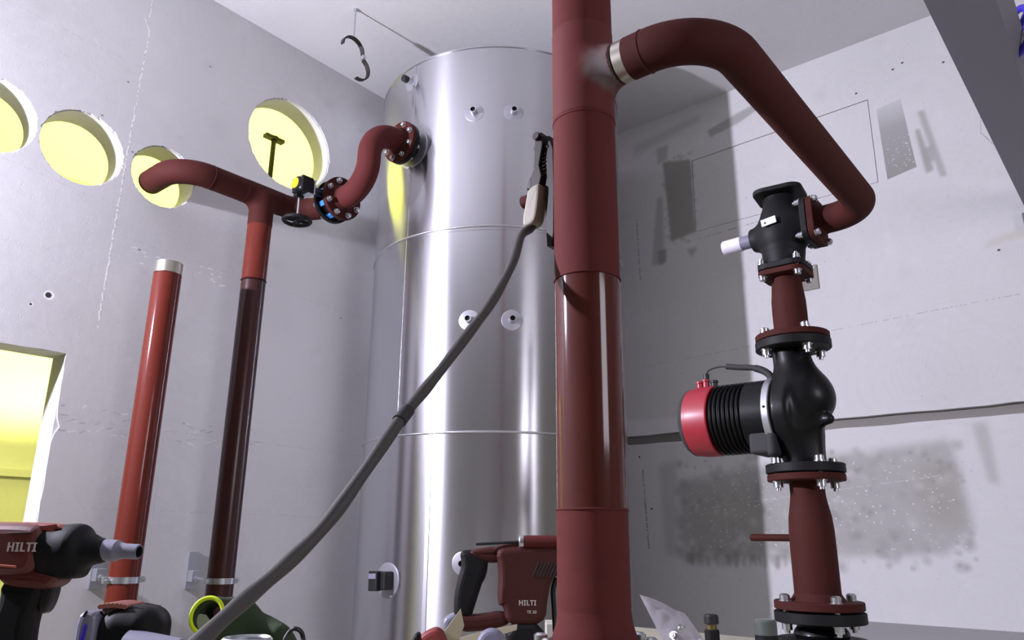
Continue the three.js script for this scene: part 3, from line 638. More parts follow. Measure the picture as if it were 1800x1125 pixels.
  const body = (x, y, z) => {
    let d = sdCyl(x, y, z, [XS, 0.76, ZS], [XS, 0.985, ZS], 0.044, 0.004);
    d = smin(d, sdCapsule(x, y, z, [XS - 0.002, vy - 0.01, ZS], [XS + 0.006, vy + 0.01, ZS], 0.067), 0.045);
    d = smin(d, sdCyl(x, y, z, [XS, vy, ZS], [-0.602, YB, ZS], 0.047, 0.004), 0.035);
    d = smin(d, sdCyl(x, y, z, [XS - 0.09, vy - 0.005, ZS], [XS, vy, ZS], 0.036, 0.006), 0.025);
    d = smin(d, sdCyl(x, y, z, [XS, 0.76, ZS], [XS, 0.8, ZS], 0.052, 0.004), 0.03);
    return d;
  };
  part('valve_body', nets(body, [XS - 0.11, 0.75, ZS - 0.085], [-0.59, 1.0, ZS + 0.085], 0.004), P.cast, v);
  const top = slab(roundSquare(0.07, 0.034), 0.014, 0.003); top.rotateX(Math.PI / 2); top.rotateY(0.12); top.translate(XS + 0.006, 0.99, ZS);
  part('top_flange', top, P.cast, v);
  const bot = slab(roundSquare(0.066, 0.03), 0.017, 0.002); bot.rotateX(Math.PI / 2); bot.translate(XS, 0.757, ZS); part('bottom_flange', bot, P.cast, v);
  const sd = slab(roundSquare(0.066, 0.03), 0.017, 0.002); sd.rotateY(Math.PI / 2); sd.translate(-0.607, YB, ZS); part('side_flange', sd, P.cast, v);
  part('plug', rod([XS - 0.085, vy - 0.003, ZS], [XS - 0.125, vy - 0.004, ZS], 0.021, 28), P.toolGrey, v, 'grey threaded plug');
  part('plug_cap', rod([XS - 0.12, vy - 0.004, ZS], [XS - 0.182, vy - 0.006, ZS], 0.0225, 28), P.white, v, 'white plug cap');
  const tg = box(0, 0, 0, 0.044, 0.022, 0.003, 0.001); tg.rotateY(0.0); tg.rotateZ(0.12); tg.translate(XS - 0.008, vy + 0.012, ZS + 0.0785);
  const tagPlate = part('type_tag', tg, std('#d9dce0', 0.4, 0.3), v, 'small white tag');
  const mk = slab([[-0.004, 0], [0.004, 0], [0, 0.008]], 0.0012, 0); mk.rotateZ(0.12); mk.translate(XS - 0.018, vy + 0.006, ZS + 0.080); part('tag_mark', mk, P.black, tagPlate);

  // reducer between valve and pump
  const r1 = thing('reducer_pipe', 'short red tapered pipe between black valve and pump', 'pipe', [XS, 0.53, ZS]);
  part('tapered_pipe', lathe([[0.039, 0], [0.0445, -0.06], [0.047, -0.085], [0.0475, -0.12], [0.0465, -0.2]], [XS, 0.742, ZS], [0, 1, 0], 48), P.stack, r1);
  const rt = slab(roundSquare(0.066, 0.03), 0.016, 0.002); rt.rotateX(Math.PI / 2); rt.translate(XS, 0.738, ZS);
  const rtf = part('top_flange', rt, P.stack, r1);
  for (const [sx, sz] of [[1, 1], [1, -1], [-1, 1], [-1, -1]]) placed('bolt', boltSmall, P.zinc, rtf, [XS + sx * 0.05, 0.748, ZS + sz * 0.05], [0, -1, 0]);
  const rbf = part('bottom_flange', flangeDisc([XS, 0.540, ZS], [0, 1, 0], 0.1, 0.018), P.stack, r1);
  ringOfBolts(rbf, [XS, 0.536, ZS], [0, 1, 0], 4, 0.08, Math.PI / 4, boltGeometry(0.0125, 0.046));

  // circulation pump
  const p = thing('circulation_pump', 'black inline circulation pump with red motor end bolted between flanges', 'pump', [XS, 0.16, ZS]);
  const my = 0.338, cx = XS - 0.012;
  const volute = (x, y, z) => {
    let d = sdCapsule(x, y, z, [XS - 0.01, my + 0.01, ZS], [XS + 0.02, my + 0.035, ZS], 0.082, 0.078);
    d = smin(d, sdCyl(x, y, z, [XS - 0.05, my, ZS], [XS + 0.0, my, ZS], 0.1, 0.012), 0.03);
    d = smin(d, sdCapsule(x, y, z, [XS - 0.012, 0.53, ZS], [XS + 0.004, my + 0.07, ZS], 0.048, 0.058), 0.04);
    d = smin(d, sdCapsule(x, y, z, [XS, 0.17, ZS], [XS - 0.01, my - 0.06, ZS], 0.046, 0.06), 0.04);
    d = smin(d, sdCapsule(x, y, z, [XS + 0.055, my - 0.035, ZS + 0.02], [XS + 0.085, my - 0.03, ZS + 0.03], 0.014), 0.02);
    d = smin(d, sdBox(x, y, z, [XS + 0.03, 0.222, ZS], [0.018, 0.05, 0.02], 0.008), 0.03);
    return smax(smax(d, 0.172 - y, 0.003), y - 0.528, 0.003);
  };
  part('pump_casing', nets(volute, [XS - 0.125, 0.165, ZS - 0.12], [XS + 0.125, 0.535, ZS + 0.12], 0.0045), P.castGloss, p);
  part('top_flange', flangeDisc([XS, 0.514, ZS], [0, 1, 0], 0.102, 0.024), P.cast, p);
  part('bottom_flange', flangeDisc([XS, 0.171, ZS], [0, 1, 0], 0.102, 0.024), P.cast, p);
  const mx = XS + 0.022, ma = my - 0.003, mz = ZS;
  part('clamp_ring', lathe([[0.06, 0], [0.1055, 0], [0.1065, 0.002], [0.1065, 0.017], [0.1055, 0.019], [0.06, 0.019]], [mx - 0.072, ma, mz], [-1, 0, 0], 64), P.galv, p, 'silver clamp ring');
  part('ring_screw', rod([mx - 0.082, ma + 0.01, mz + 0.104], [mx - 0.082, ma + 0.01, mz + 0.1085], 0.0035, 12), P.hole, p);
  part('motor_body', lathe([[0.05, 0], [0.1015, 0], [0.1015, 0.062], [0.098, 0.066], [0.05, 0.066]], [mx - 0.09, ma, mz], [-1, 0, 0], 64), P.castGloss, p);
  for (let k = 0; k < 7; k++) part('cooling_rib', lathe([[0.06, 0], [0.1005, 0.0005], [0.1028, 0.003], [0.1005, 0.0055], [0.06, 0.006]], [mx - 0.158 - k * 0.0135, ma, mz], [-1, 0, 0], 64), P.castGloss, p);
  part('motor_core', rod([mx - 0.15, ma, mz], [mx - 0.26, ma, mz], 0.096, 64), P.cast, p);
  part('motor_cover', lathe([[0.05, 0], [0.1025, 0], [0.104, 0.003], [0.1035, 0.05], [0.099, 0.078], [0.05, 0.078]], [mx - 0.254, ma, mz], [-1, 0, 0], 72), P.red, p, 'red motor end cover');
  part('end_cap', lathe([[0.099, 0], [0.0995, 0.004], [0.091, 0.016], [0.06, 0.024], [0, 0.026]], [mx - 0.331, ma, mz], [-1, 0, 0], 64), P.rubber, p, 'dark rounded end cap');
  part('terminal_foot', merge([box(mx - 0.105, ma - 0.083, mz + 0.026, 0.07, 0.06, 0.12, 0.01), box(mx - 0.079, ma - 0.088, mz + 0.026, 0.026, 0.066, 0.13, 0.012)]), P.rubber, p);
  for (const [dx, h] of [[-0.306, 0.012], [-0.286, 0.016], [-0.26, 0.010]]) part('cable_gland', merge([rod([mx + dx, ma + 0.095, mz + 0.012], [mx + dx, ma + 0.103 + h, mz + 0.012], 0.010, 16), rod([mx + dx, ma + 0.101 + h, mz + 0.012], [mx + dx, ma + 0.109 + h, mz + 0.012], 0.0125, 8)]), dx === -0.26 ? P.black : P.red, p);
  const gx = mx - 0.284;
  part('gland_nut', rod([gx, ma + 0.118, mz + 0.012], [gx, ma + 0.142, mz + 0.012], 0.009, 12), P.black, p);
  part('pump_lead', sweep(smoothPath([[gx, ma + 0.138, mz + 0.012], [gx + 0.006, ma + 0.15, mz + 0.012], [gx + 0.034, ma + 0.158, mz + 0.012], [gx + 0.072, ma + 0.156, mz + 0.012]], 24), 0.0026, 10), P.black, p);
  part('cable_sleeve', sweep(smoothPath([[gx + 0.066, ma + 0.156, mz + 0.012], [gx + 0.105, ma + 0.148, mz + 0.014], [gx + 0.155, ma + 0.138, mz + 0.016], [gx + 0.19, ma + 0.118, mz + 0.02], [gx + 0.215, ma + 0.08, mz + 0.03]], 30), (q) => (q < 0.5 ? 0.0085 : 0.0105), 14), P.rubber, p);

  // lower spool
  const s = thing('spool_pipe', 'red tapered spool pipe with thin side stub under the pump', 'pipe', [XS, -0.18, ZS]);
  part('tapered_pipe', lathe([[0.0565, 0], [0.0575, 0.02], [0.0575, 0.15], [0.057, 0.19], [0.0545, 0.225], [0.047, 0.265], [0.0445, 0.285], [0.0445, 0.33]], [XS, -0.168, ZS], [0, 1, 0], 56), P.stack, s);
  part('side_stub', rod([XS - 0.04, 0.004, ZS], [XS - 0.166, 0.004, ZS], 0.0095, 20), P.stack, s);
  part('stub_tip', rod([XS - 0.164, 0.004, ZS], [XS - 0.169, 0.004, ZS], 0.006, 16), P.steel, s);
  const st = part('top_flange', flangeDisc([XS, 0.150, ZS], [0, 1, 0], 0.1, 0.018), P.stack, s);
  ringOfBolts(st, [XS, 0.173, ZS], [0, 1, 0], 4, 0.08, Math.PI / 4, boltGeometry(0.0125, 0.048));
  const sb = part('bottom_flange', merge([flangeDisc([XS, -0.172, ZS], [0, 1, 0], 0.11, 0.02), hub([XS, -0.153, ZS], [0, 1, 0], 0.072, 0.0572, 0.02)]), P.stack, s);
  ringOfBolts(sb, [XS, -0.178, ZS], [0, 1, 0], 4, 0.09, Math.PI / 4, boltGeometry(0.013, 0.052));
  // black connector on the board
  const c = thing('flange_connector', 'black rubber flange connector standing under the red spool pipe', 'connector', [XS, YBD, ZS]);
  part('top_flange', flangeDisc([XS, -0.203, ZS], [0, 1, 0], 0.112, 0.026), P.cast, c);
  part('rubber_bellows', lathe([[0.062, 0], [0.068, 0.012], [0.066, 0.02], [0.058, 0.03], [0.062, 0.042]], [XS, -0.244, ZS], [0, 1, 0], 56), P.castGloss, c);
  part('base_flange', merge([flangeDisc([XS, -0.262, ZS], [0, 1, 0], 0.112, 0.02), rod([XS, YBD, ZS], [XS, -0.255, ZS], 0.07, 40)]), P.cast, c);
}

// ------------------------------------------------------------------ the board the pipes rise from
{
  const t = thing('base_cabinet', 'pale beige casing top beneath the pipe flanges and tools', 'casing', [-0.5, YF, -1.35]);
  part('top_board', box(-0.56, YBD - 0.012, -1.34, 1.72, 0.024, 1.92, 0.004), P.board, t);
  part('casing_body', box(-0.5, (YF + YBD - 0.024) / 2, -1.34, 1.56, YBD - 0.024 - YF, 1.84, 0.006), std('#8d8d90', 0.6, 0.3), t);
}

// ------------------------------------------------------------------ welding earth clamp and its cable
{
  const z = ZM + 0.004;
  const t = thing('earth_clamp', 'welding earth clamp with cream handle and long dark cable gripping a pipe stub', 'clamp', [-0.81, 0.64, z]);
  const arm = (pts, w, mat, name, label, th = 0.016, dz = 0) => { const g = slab(pts, th, 0.002); g.translate(0, 0, z + dz); return part(name, g, mat, t, label); };
  arm([[-0.802, 0.775], [-0.793, 0.772], [-0.783, 0.74], [-0.781, 0.66], [-0.783, 0.56], [-0.788, 0.534], [-0.800, 0.536], [-0.803, 0.60], [-0.803, 0.66], [-0.800, 0.70], [-0.806, 0.74]], 0, P.steel, 'inner_jaw', null, 0.03);
  arm([[-0.823, 0.782], [-0.808, 0.782], [-0.803, 0.755], [-0.812, 0.71], [-0.806, 0.685], [-0.812, 0.665], [-0.833, 0.665], [-0.833, 0.69], [-0.826, 0.705], [-0.824, 0.74]], 0, std('#1d1a16', 0.55, 0.2), 'outer_jaw', null, 0.03, 0.008);
  part('pivot_screw', merge([rod([-0.814, 0.772, z - 0.02], [-0.814, 0.772, z + 0.032], 0.0085, 14), rod([-0.83, 0.757, z + 0.012], [-0.795, 0.748, z + 0.012], 0.005, 12)]), P.steel, t);
  part('spring', (() => { const p = []; for (let i = 0; i <= 90; i++) { const a = i / 90 * Math.PI * 12; p.push(new THREE.Vector3(-0.806 + Math.cos(a) * 0.007, 0.735 - i / 90 * 0.05, z + 0.01 + Math.sin(a) * 0.007)); } return sweep(p, 0.0016, 8); })(), P.steel, t);
  const hp = [[-0.838, 0.665], [-0.808, 0.67], [-0.806, 0.655], [-0.813, 0.60], [-0.822, 0.585], [-0.848, 0.583], [-0.852, 0.60], [-0.843, 0.64]];
  part('handle', slab(rounded(hp, 2), 0.03, 0.007, [], 3).translate(0, 0, z + 0.014), P.handleWhite, t, 'cream plastic handle');
  part('lever_guard', slab([[-0.845, 0.667], [-0.838, 0.69], [-0.832, 0.69], [-0.832, 0.665]], 0.012, 0.002).translate(0, 0, z + 0.016), P.black, t);
  const cable = [[-0.828, 0.60, z + 0.014], [-0.835, 0.585, z + 0.016], [-0.834, 0.56, -1.04], [-0.814, 0.477, -0.985], [-0.800, 0.38, -0.911], [-0.794, 0.31, -0.848], [-0.785, 0.223, -0.767], [-0.775, 0.162, -0.704], [-0.759, 0.078, -0.627], [-0.75, 0.011, -0.565], [-0.741, -0.033, -0.508], [-0.724, -0.064, -0.453], [-0.701, -0.092, -0.401], [-0.65, -0.13, -0.33], [-0.52, -0.28, -0.2], [-0.40, -0.6, -0.1], [-0.3, -1.0, 0.05], [-0.2, YF + 0.01, 0.2]];
  part('cable', sweep(smoothPath(cable, 160), (q) => 0.0085 + 0.0006 * Math.sin(q * 90), 18), P.cable, t, 'dark welding cable');
  part('tape_wrap', sweep(smoothPath([[-0.7765, 0.171, -0.713], [-0.775, 0.162, -0.704], [-0.773, 0.152, -0.694]], 8), 0.0102, 18), P.rubber, t);
}

// ------------------------------------------------------------------ open clamp hanging from the ceiling
{
  const x = -2.841, zc = -2.09, yc = 2.49, R = 0.066;
  const t = thing('hanging_pipe_clamp', 'open hinged pipe clamp dangling from a thin rod under the ceiling', 'clamp', [x, YC, zc]);
  part('threaded_rod', rod([x, yc + R, zc], [x, YC, zc], 0.0045, 12), P.galv, t);
  part('ceiling_anchor', rod([x, YC - 0.012, zc], [x, YC, zc], 0.012, 6), P.zinc, t);
  const halfRing = (cy, cz, a0, a1, w) => {                // arc in the y, z plane, band of width w along x
    const o = [], i = [];
    for (let k = 0; k <= 24; k++) { const a = a0 + (a1 - a0) * k / 24; o.push([Math.cos(a) * (R + 0.004), Math.sin(a) * (R + 0.004)]); i.unshift([Math.cos(a) * (R - 0.003), Math.sin(a) * (R - 0.003)]); }
    const g = slab([...o, ...i], w, 0.001); g.rotateY(Math.PI / 2); g.translate(x, cy, cz); return g;   // local x -> -z
  };
  part('upper_half', halfRing(yc, zc, -0.05, Math.PI + 0.05, 0.026), P.rubber, t, 'black lined upper half');
  part('hinge_screw', merge([rod([x - 0.02, yc - 0.012, zc - R - 0.004], [x + 0.02, yc - 0.012, zc - R - 0.004], 0.005, 10), box(x, yc - 0.014, zc - R - 0.004, 0.022, 0.024, 0.014, 0.003), rod([x - 0.004, yc - 0.03, zc - R + 0.006], [x + 0.012, yc - 0.012, zc - R - 0.02], 0.004, 10)]), P.zinc, t);
  const low = halfRing(0, 0, -1.75, 1.15, 0.026); low.translate(-x, 0, 0); low.translate(x, yc - 0.03 - R * 0.92, zc - R + R * 0.30);
  part('lower_half', low, P.steel, t, 'bare metal lower half');
}

// ------------------------------------------------------------------ beam at upper right, blue handwheel
{
  const t = thing('overhead_beam', 'dark grey box beam crossing the upper right corner towards the back wall', 'beam', [-0.2, 1.5, ZB]);
  const a = [-0.196, 1.529, -4.05], b = [-0.22, 1.322, -1.66], slope = (b[1] - a[1]) / (b[2] - a[2]);
  const sect = [[0, 0], [0.148, -0.049], [0.178, 0.04], [0.03, 0.089]];   // x, y section, underside tilted
  const L = 8.6, g = slab(sect, L, 0.004); g.translate(a[0], 0, -L / 2);
  const p = g.attributes.position;
  for (let i = 0; i < p.count; i++) { const s = p.getZ(i) + L; const z = ZB + 0.02 + s; p.setXYZ(i, p.getX(i) - 0.01 * s, p.getY(i) + a[1] + slope * (z - a[2]), z); }
  g.computeVertexNormals();
  part('box_section', g, P.beam, t);
  part('wall_bracket', merge([box(-0.165, 1.455, ZB + 0.03, 0.09, 0.07, 0.06, 0.004), box(-0.145, 1.37, ZB + 0.02, 0.06, 0.14, 0.04, 0.004), box(-0.148, 1.32, ZB + 0.03, 0.08, 0.022, 0.06, 0.004)]), std('#6d6f7c', 0.6, 0.2), t);

  const w = thing('blue_handwheel', 'bright blue valve handwheel cut by the top right edge', 'handwheel', [0.0, 1.44, -2.4]);
  const c = [-0.05, 1.436, -2.385], dir = v3([-0.80, 0.05, 0.60]).normalize();
  const q = new THREE.Quaternion().setFromUnitVectors(new THREE.Vector3(0, 0, 1), dir);
  const put = (g) => { g.applyQuaternion(q); g.translate(c[0], c[1], c[2]); return g; };
  part('rim', put(new THREE.TorusGeometry(0.068, 0.011, 14, 48)), P.blue, w);
  for (let k = 0; k < 3; k++) { const an = 0.5 + k * 2.094; part('spoke', put(rod([Math.cos(an) * 0.01, Math.sin(an) * 0.01, 0], [Math.cos(an) * 0.066, Math.sin(an) * 0.066, 0], 0.0085, 12)), P.blue, w); }
  part('hub', put(rod([0, 0, -0.016], [0, 0, 0.016], 0.018, 20)), P.blue, w);
  part('spindle', put(rod([0, 0, -0.14], [0, 0, -0.012], 0.008, 14)), P.steel, w);
  part('valve_body', put(merge([rod([0, 0, -0.2], [0, 0, -0.12], 0.03, 24), rod([-0.1, 0, -0.19], [0.1, 0, -0.19], 0.034, 24)])), P.cast, w);
  part('hanger_rod', rod([c[0] - dir.x * 0.19, c[1] - dir.y * 0.19, c[2] - dir.z * 0.19], [c[0] - dir.x * 0.19, YC, c[2] - dir.z * 0.19], 0.006, 12), P.galv, w);
}

// ------------------------------------------------------------------ tools and bits on the board
const faceOn = (o, ry) => { o.rotation.y = ry; o.userData.base = [0, 0, 0]; return o; };  // children in the thing's own axes
const VIEW = 39.5 * Math.PI / 180;
{ // rotary hammer: outline in its own plane, 1.75 m away
  const t = faceOn(thing('rotary_hammer', 'red and black rotary hammer with D-shaped handle behind the riser', 'power drill', [-1.19, YBD, -1.42]), VIEW + 0.05);
  const o = (x, y) => [(x - 885.5) * 0.001342, (1169 - y) * 0.001227];
  const ol = (a) => a.map(([x, y]) => o(x, y));
  const housing = ol([[868, 962], [905, 957], [960, 955], [1060, 957], [1075, 975], [1072, 1012], [985, 1008], [969, 1014], [960, 1050], [956, 1098], [890, 1100], [884, 1062], [874, 1066], [877, 1000]]);
  part('motor_housing', slab(rounded(housing, 2), 0.078, 0.014, [], 4), P.hammerRed, t);
  part('top_cover', slab(rounded(ol([[868, 974], [866, 958], [915, 946], [1060, 946], [1060, 962], [905, 968]]), 2), 0.06, 0.012, [], 3), P.hammerRed, t);
  part('motor_cap', slab(rounded(ol([[888, 1095], [956, 1092], [954, 1169], [893, 1169]]), 1), 0.08, 0.012, [], 3), P.toolBlack, t);
  part('handle_bridge', slab(rounded(ol([[818, 966], [866, 957], [905, 962], [900, 984], [862, 990], [836, 984]]), 2), 0.044, 0.012, [], 3), P.hammerRed, t);
  part('grip', slab(rounded(ol([[806, 966], [834, 964], [858, 980], [855, 1004], [846, 1030], [834, 1072], [828, 1092], [800, 1090], [799, 1050], [804, 1020], [812, 992]]), 2), 0.04, 0.015, [], 4), P.toolBlack, t);
  part('trigger', slab(rounded(ol([[846, 988], [858, 986], [855, 1012], [848, 1026], [842, 1024]]), 1), 0.022, 0.005), P.black, t);
  part('lower_bridge', slab(rounded(ol([[806, 1078], [834, 1082], [892, 1072], [900, 1098], [850, 1110], [806, 1112]]), 2), 0.044, 0.012, [], 3), P.hammerRed, t);
  part('handle_bump', slab(rounded(ol([[780, 1090], [797, 1078], [808, 1082], [808, 1112], [784, 1112]]), 2), 0.04, 0.01, [], 3), P.toolGrey, t);
  for (let i = 0; i < 9; i++) { const g = slab(ol([[932 + i * 6, 1012], [935 + i * 6, 1012], [946 + i * 6, 986], [943 + i * 6, 986]]), 0.004, 0.0008); g.translate(0, 0, 0.0385); part('vent_slot', g, P.black, t); }
  const l1 = letters('HILTI', 0.0115); const c1 = o(925, 1058); l1.translate(c1[0], c1[1], 0.0385); part('lettering', l1, P.letter, t);
  const l2 = letters('TE 30', 0.0065); const c2 = o(932, 1074); l2.translate(c2[0], c2[1], 0.0385); part('lettering', l2, P.letter, t);
  part('chuck', rod([o(1072, 990)[0], o(1072, 990)[1], 0], [o(1082, 990)[0], o(1082, 990)[1], 0], 0.022, 24), P.black, t);
  part('side_cable', sweep(smoothPath([[...o(975, 1112), 0.0], [...o(973, 1070), 0.0], [...o(972, 1035), 0.0], [...o(978, 1015), 0.0]], 20), 0.006, 12), P.black, t);
  const s = faceOn(thing('screwdriver', 'red-handled tool with thin dark rod lying on the rotary hammer', 'screwdriver', [-1.146, -0.0105, -1.42]), VIEW + 0.05);
  part('shaft', rod([-0.1, -0.006, 0], [0.004, 0.0, 0], 0.0032, 12), P.black, s);
  part('ferrule', rod([0, 0, 0], [0.012, 0.0, 0], 0.0145, 24), P.zinc, s);
  part('handle', lathe([[0, 0], [0.0135, 0], [0.0145, 0.006], [0.0145, 0.1], [0.012, 0.112], [0, 0.114]], [0.011, 0, 0], [1, 0.01, 0], 24), P.primer, s);
}
{ // cordless impact wrench, nose to the right
  const t = faceOn(thing('impact_wrench', 'red and black cordless impact wrench with grey socket at the lower left', 'impact wrench', [-1.25, YBD, -0.53]), 0.6);
  const q = (x, y) => { const Y = (1292.8 - y) / 1273; return [(x - 131.1 - 195.7 * Y) / 1091, Y]; };
  const qs = (a) => a.map(([x, y]) => q(x, y));
  const ay = q(0, 966)[1];
  part('socket', lathe([[0.008, 0.0735], [0.0106, 0.0735], [0.0113, 0.072], [0.0113, 0.05], [0.0128, 0.043], [0.0158, 0.038], [0.0158, 0.0], [0, 0]], [q(165, 966)[0], ay, 0], [1, -0.04, 0], 32), P.toolGrey, t, 'grey socket');
  part('socket_bore', lathe([[0, 0], [0.0085, 0], [0.0085, 0.012]], [q(165, 966)[0] + 0.0625, ay - 0.0026, 0], [1, -0.04, 0], 24), P.hole, t);
  const nose = (x, y, z) => {
    const a = q(168, 966)[0], b = q(84, 966)[0];
    let d = sdCyl(x, y, z, [b - 0.004, ay + 0.002, 0], [b + 0.058, ay + 0.002, 0], 0.0345, 0.008);
    d = smin(d, sdCapsule(x, y, z, [b + 0.045, ay, 0], [a + 0.006, ay - 0.002, 0], 0.034, 0.0195), 0.012);
    return smin(d, sdBox(x, y, z, [b + 0.03, ay - 0.028, 0], [0.03, 0.014, 0.022], 0.008), 0.015);
  };
  part('hammer_case', nets(nose, [q(80, 966)[0] - 0.012, ay - 0.06, -0.05], [q(185, 966)[0] + 0.012, ay + 0.055, 0.05], 0.0032), P.toolBlack, t);
  part('motor_housing', slab(rounded(qs([[-40, 918], [60, 917], [96, 922], [90, 960], [82, 1003], [60, 1016], [-30, 1014], [-52, 970]]), 2), 0.072, 0.016, [], 4), P.toolRed, t);
  part('top_shell', slab(rounded(qs([[-40, 930], [-20, 915], [84, 916], [128, 922], [120, 934], [30, 938]]), 1), 0.05, 0.01, [], 3), P.toolRedBright, t);
  part('grip_collar', slab(rounded(qs([[0, 1003], [84, 1000], [118, 1012], [112, 1030], [92, 1042], [20, 1040]]), 2), 0.05, 0.014, [], 3), P.toolRed, t);
  part('handle', slab(rounded(qs([[10, 1020], [78, 1026], [86, 1040], [72, 1076], [62, 1100], [54, 1190], [-40, 1190], [-18, 1110], [8, 1070]]), 2), 0.042, 0.016, [], 4), P.toolBlack, t);
  part('trigger', slab(rounded(qs([[78, 1032], [104, 1028], [96, 1062], [84, 1086], [70, 1082]]), 2), 0.024, 0.006), P.black, t);
  part('battery', slab(rounded(qs([[-70, 1180], [80, 1180], [86, 1200], [84, 1291], [-66, 1291]]), 1), 0.075, 0.012, [], 3), P.toolBlack, t);
  for (let i = 0; i < 3; i++) { const g = slab(qs([[28 + i * 18 - 26, 940], [33 + i * 18 - 26, 940], [42 + i * 18 - 26, 926], [37 + i * 18 - 26, 926]]), 0.004, 0.0008); g.translate(0, 0, 0.027); part('vent_slot', g, P.black, t); }
  part('seam_line', slab(qs([[40, 938], [82, 936], [82, 934], [40, 936]]), 0.003, 0.0005).translate(0, 0, 0.0355), P.black, t);
  const l = letters('HILTI', 0.0135, 0.001); const c = q(66, 962); l.translate(c[0], c[1], 0.0356); part('lettering', l, P.letter, t);
  const st = slab(qs([[28, 994], [56, 996], [56, 1000], [28, 998]]), 0.003, 0.0005); st.translate(0, 0, 0.0356); part('stripe', st, std('#c46a58', 0.5), t, 'pale red stripe');
}
{ // second cordless tool, seen from behind
  const t = faceOn(thing('cordless_grinder', 'dark grey cordless power tool with pink ridged top next to the impact wrench', 'power tool', [-1.06, YBD, -0.505]), VIEW);
  const q = (x, y) => { const Y = (1337.5 - y) / 1457; return [(x - 204.4 - 202 * Y) / 1334, Y]; };
  const a = q(238, 1100);
  const body = (x, y, z) => {
    let d = sdBox(x, y, z, [q(240, 1100)[0], q(0, 1130)[1], 0], [0.038, 0.046, 0.04], 0.026);
    d = smin(d, sdCapsule(x, y, z, [q(240, 1100)[0], q(0, 1098)[1], 0.01], [q(262, 1100)[0], q(0, 1104)[1], 0.014], 0.02), 0.015);
    return smin(d, sdBox(x, y, z, [q(238, 1100)[0], q(0, 1240)[1], 0], [0.03, 0.068, 0.03], 0.012), 0.02);
  };
  part('housing', nets(body, [q(175, 1100)[0], 0.0, -0.055], [q(305, 1100)[0], q(0, 1052)[1], 0.055], 0.0034), P.toolBlack, t);
  part('latch_block', slab(rounded(ol2([[152, 1135], [160, 1080], [172, 1068], [192, 1072], [194, 1086], [186, 1140]], q), 1), 0.05, 0.008, [], 3).translate(0, 0, 0.012), P.toolGrey, t, 'grey latch block');
  part('blue_strip', slab(ol2([[168, 1120], [176, 1092], [180, 1094], [174, 1122]], q), 0.004, 0.0008).translate(0, 0, 0.0375), P.blue, t, 'bright blue strip');
  part('latch_slot', slab(ol2([[172, 1078], [178, 1068], [181, 1070], [175, 1080]], q), 0.004, 0.0008).translate(0, 0, 0.0375), P.black, t);
  part('top_cover', slab(rounded(ol2([[186, 1076], [190, 1063], [215, 1058], [248, 1062], [272, 1072], [278, 1082], [230, 1074]], q), 1), 0.05, 0.01, [], 3), std('#4b4346', 0.6), t);
  for (let i = 0; i < 7; i++) { const c = q(196 + i * 7, 1062 - Math.sin(i / 6 * 3.1) * 2.5); part('ridge', rod([c[0], c[1], -0.018], [c[0], c[1], 0.03], 0.0034, 10), std('#9c6258', 0.6), t, i ? null : 'pink ridge'); }
  const b0 = q(250, 1118), b1 = q(350, 1128);
  part('barrel', rod([b0[0], b0[1] - 0.006, 0.035], [b1[0], b1[1] - 0.006, 0.055], 0.019, 28, 0.017), P.toolGrey, t, 'grey barrel');
}
function ol2(a, q) { return a.map(([x, y]) => q(x, y)); }
{ // work glove, cuff opening towards the room
  const t = faceOn(thing('work_glove', 'dark green work glove with neon yellow cuff edge leaning behind the cable', 'glove', [-1.1, YBD, -0.74]), VIEW);
  const q = (x, y) => { const Y = (1271.4 - y) / 1205; return [(x - 461 - 110 * Y) / 1110, Y]; };
  const O = q(377, 1079), A = q(412, 1086), B = q(452, 1108), C = q(482, 1128), D = q(512, 1140), E = q(392, 1130);
  const body = (x, y, z) => {
    let d = sdCapsule(x, y, z, [O[0], O[1], 0.02], [A[0], A[1], -0.02], 0.0275, 0.026);
    d = smin(d, sdCapsule(x, y, z, [A[0], A[1], -0.02], [B[0], B[1], -0.015], 0.024, 0.021), 0.02);
    d = smin(d, sdCapsule(x, y, z, [B[0], B[1], -0.01], [D[0], D[1], 0.0], 0.019, 0.011), 0.012);
    d = smin(d, sdCapsule(x, y, z, [B[0], B[1] - 0.02, -0.03], [D[0] + 0.006, D[1] - 0.03, -0.03], 0.018, 0.011), 0.012);
    d = smin(d, sdCapsule(x, y, z, [C[0] - 0.012, C[1] + 0.008, 0.0], [C[0] + 0.006, C[1] + 0.014, 0.008], 0.009, 0.007), 0.008);
    d = smin(d, sdCapsule(x, y, z, [E[0], E[1], 0.0], [E[0] - 0.02, 0.03, 0.0], 0.032, 0.026), 0.03);
    d = smin(d, sdCapsule(x, y, z, [C[0], C[1], -0.01], [C[0], 0.022, -0.01], 0.022, 0.02), 0.03);
    const s = z - 0.03;                                      // cut flat, then hollow
    d = smax(d, s + 0.25 * (y - O[1]), 0.003);
    return smax(d, -sdCapsule(x, y, z, [O[0], O[1], 0.06], [O[0] + 0.012, O[1] - 0.006, -0.012], 0.0225, 0.019), 0.003);
  };
  part('glove_body', nets(body, [E[0] - 0.07, -0.002, -0.065], [D[0] + 0.03, O[1] + 0.04, 0.05], 0.003), P.glove, t);
  const cuff = new THREE.TorusGeometry(0.0255, 0.0034, 10, 56); cuff.rotateX(-0.24); cuff.scale(0.96, 1.02, 1); cuff.translate(O[0], O[1], 0.0315);
  part('cuff_edge', cuff, P.neon, t, 'neon yellow cuff edge');
  const lb = slab(rounded([[-0.012, -0.015], [0.013, -0.015], [0.012, 0.017], [-0.012, 0.017]], 1), 0.002, 0.0005); lb.rotateZ(0.75); lb.rotateX(-0.3); lb.translate(O[0] - 0.006, O[1] - 0.014, 0.03);
  part('sewn_label', lb, P.label, t, 'pale sewn label');
}
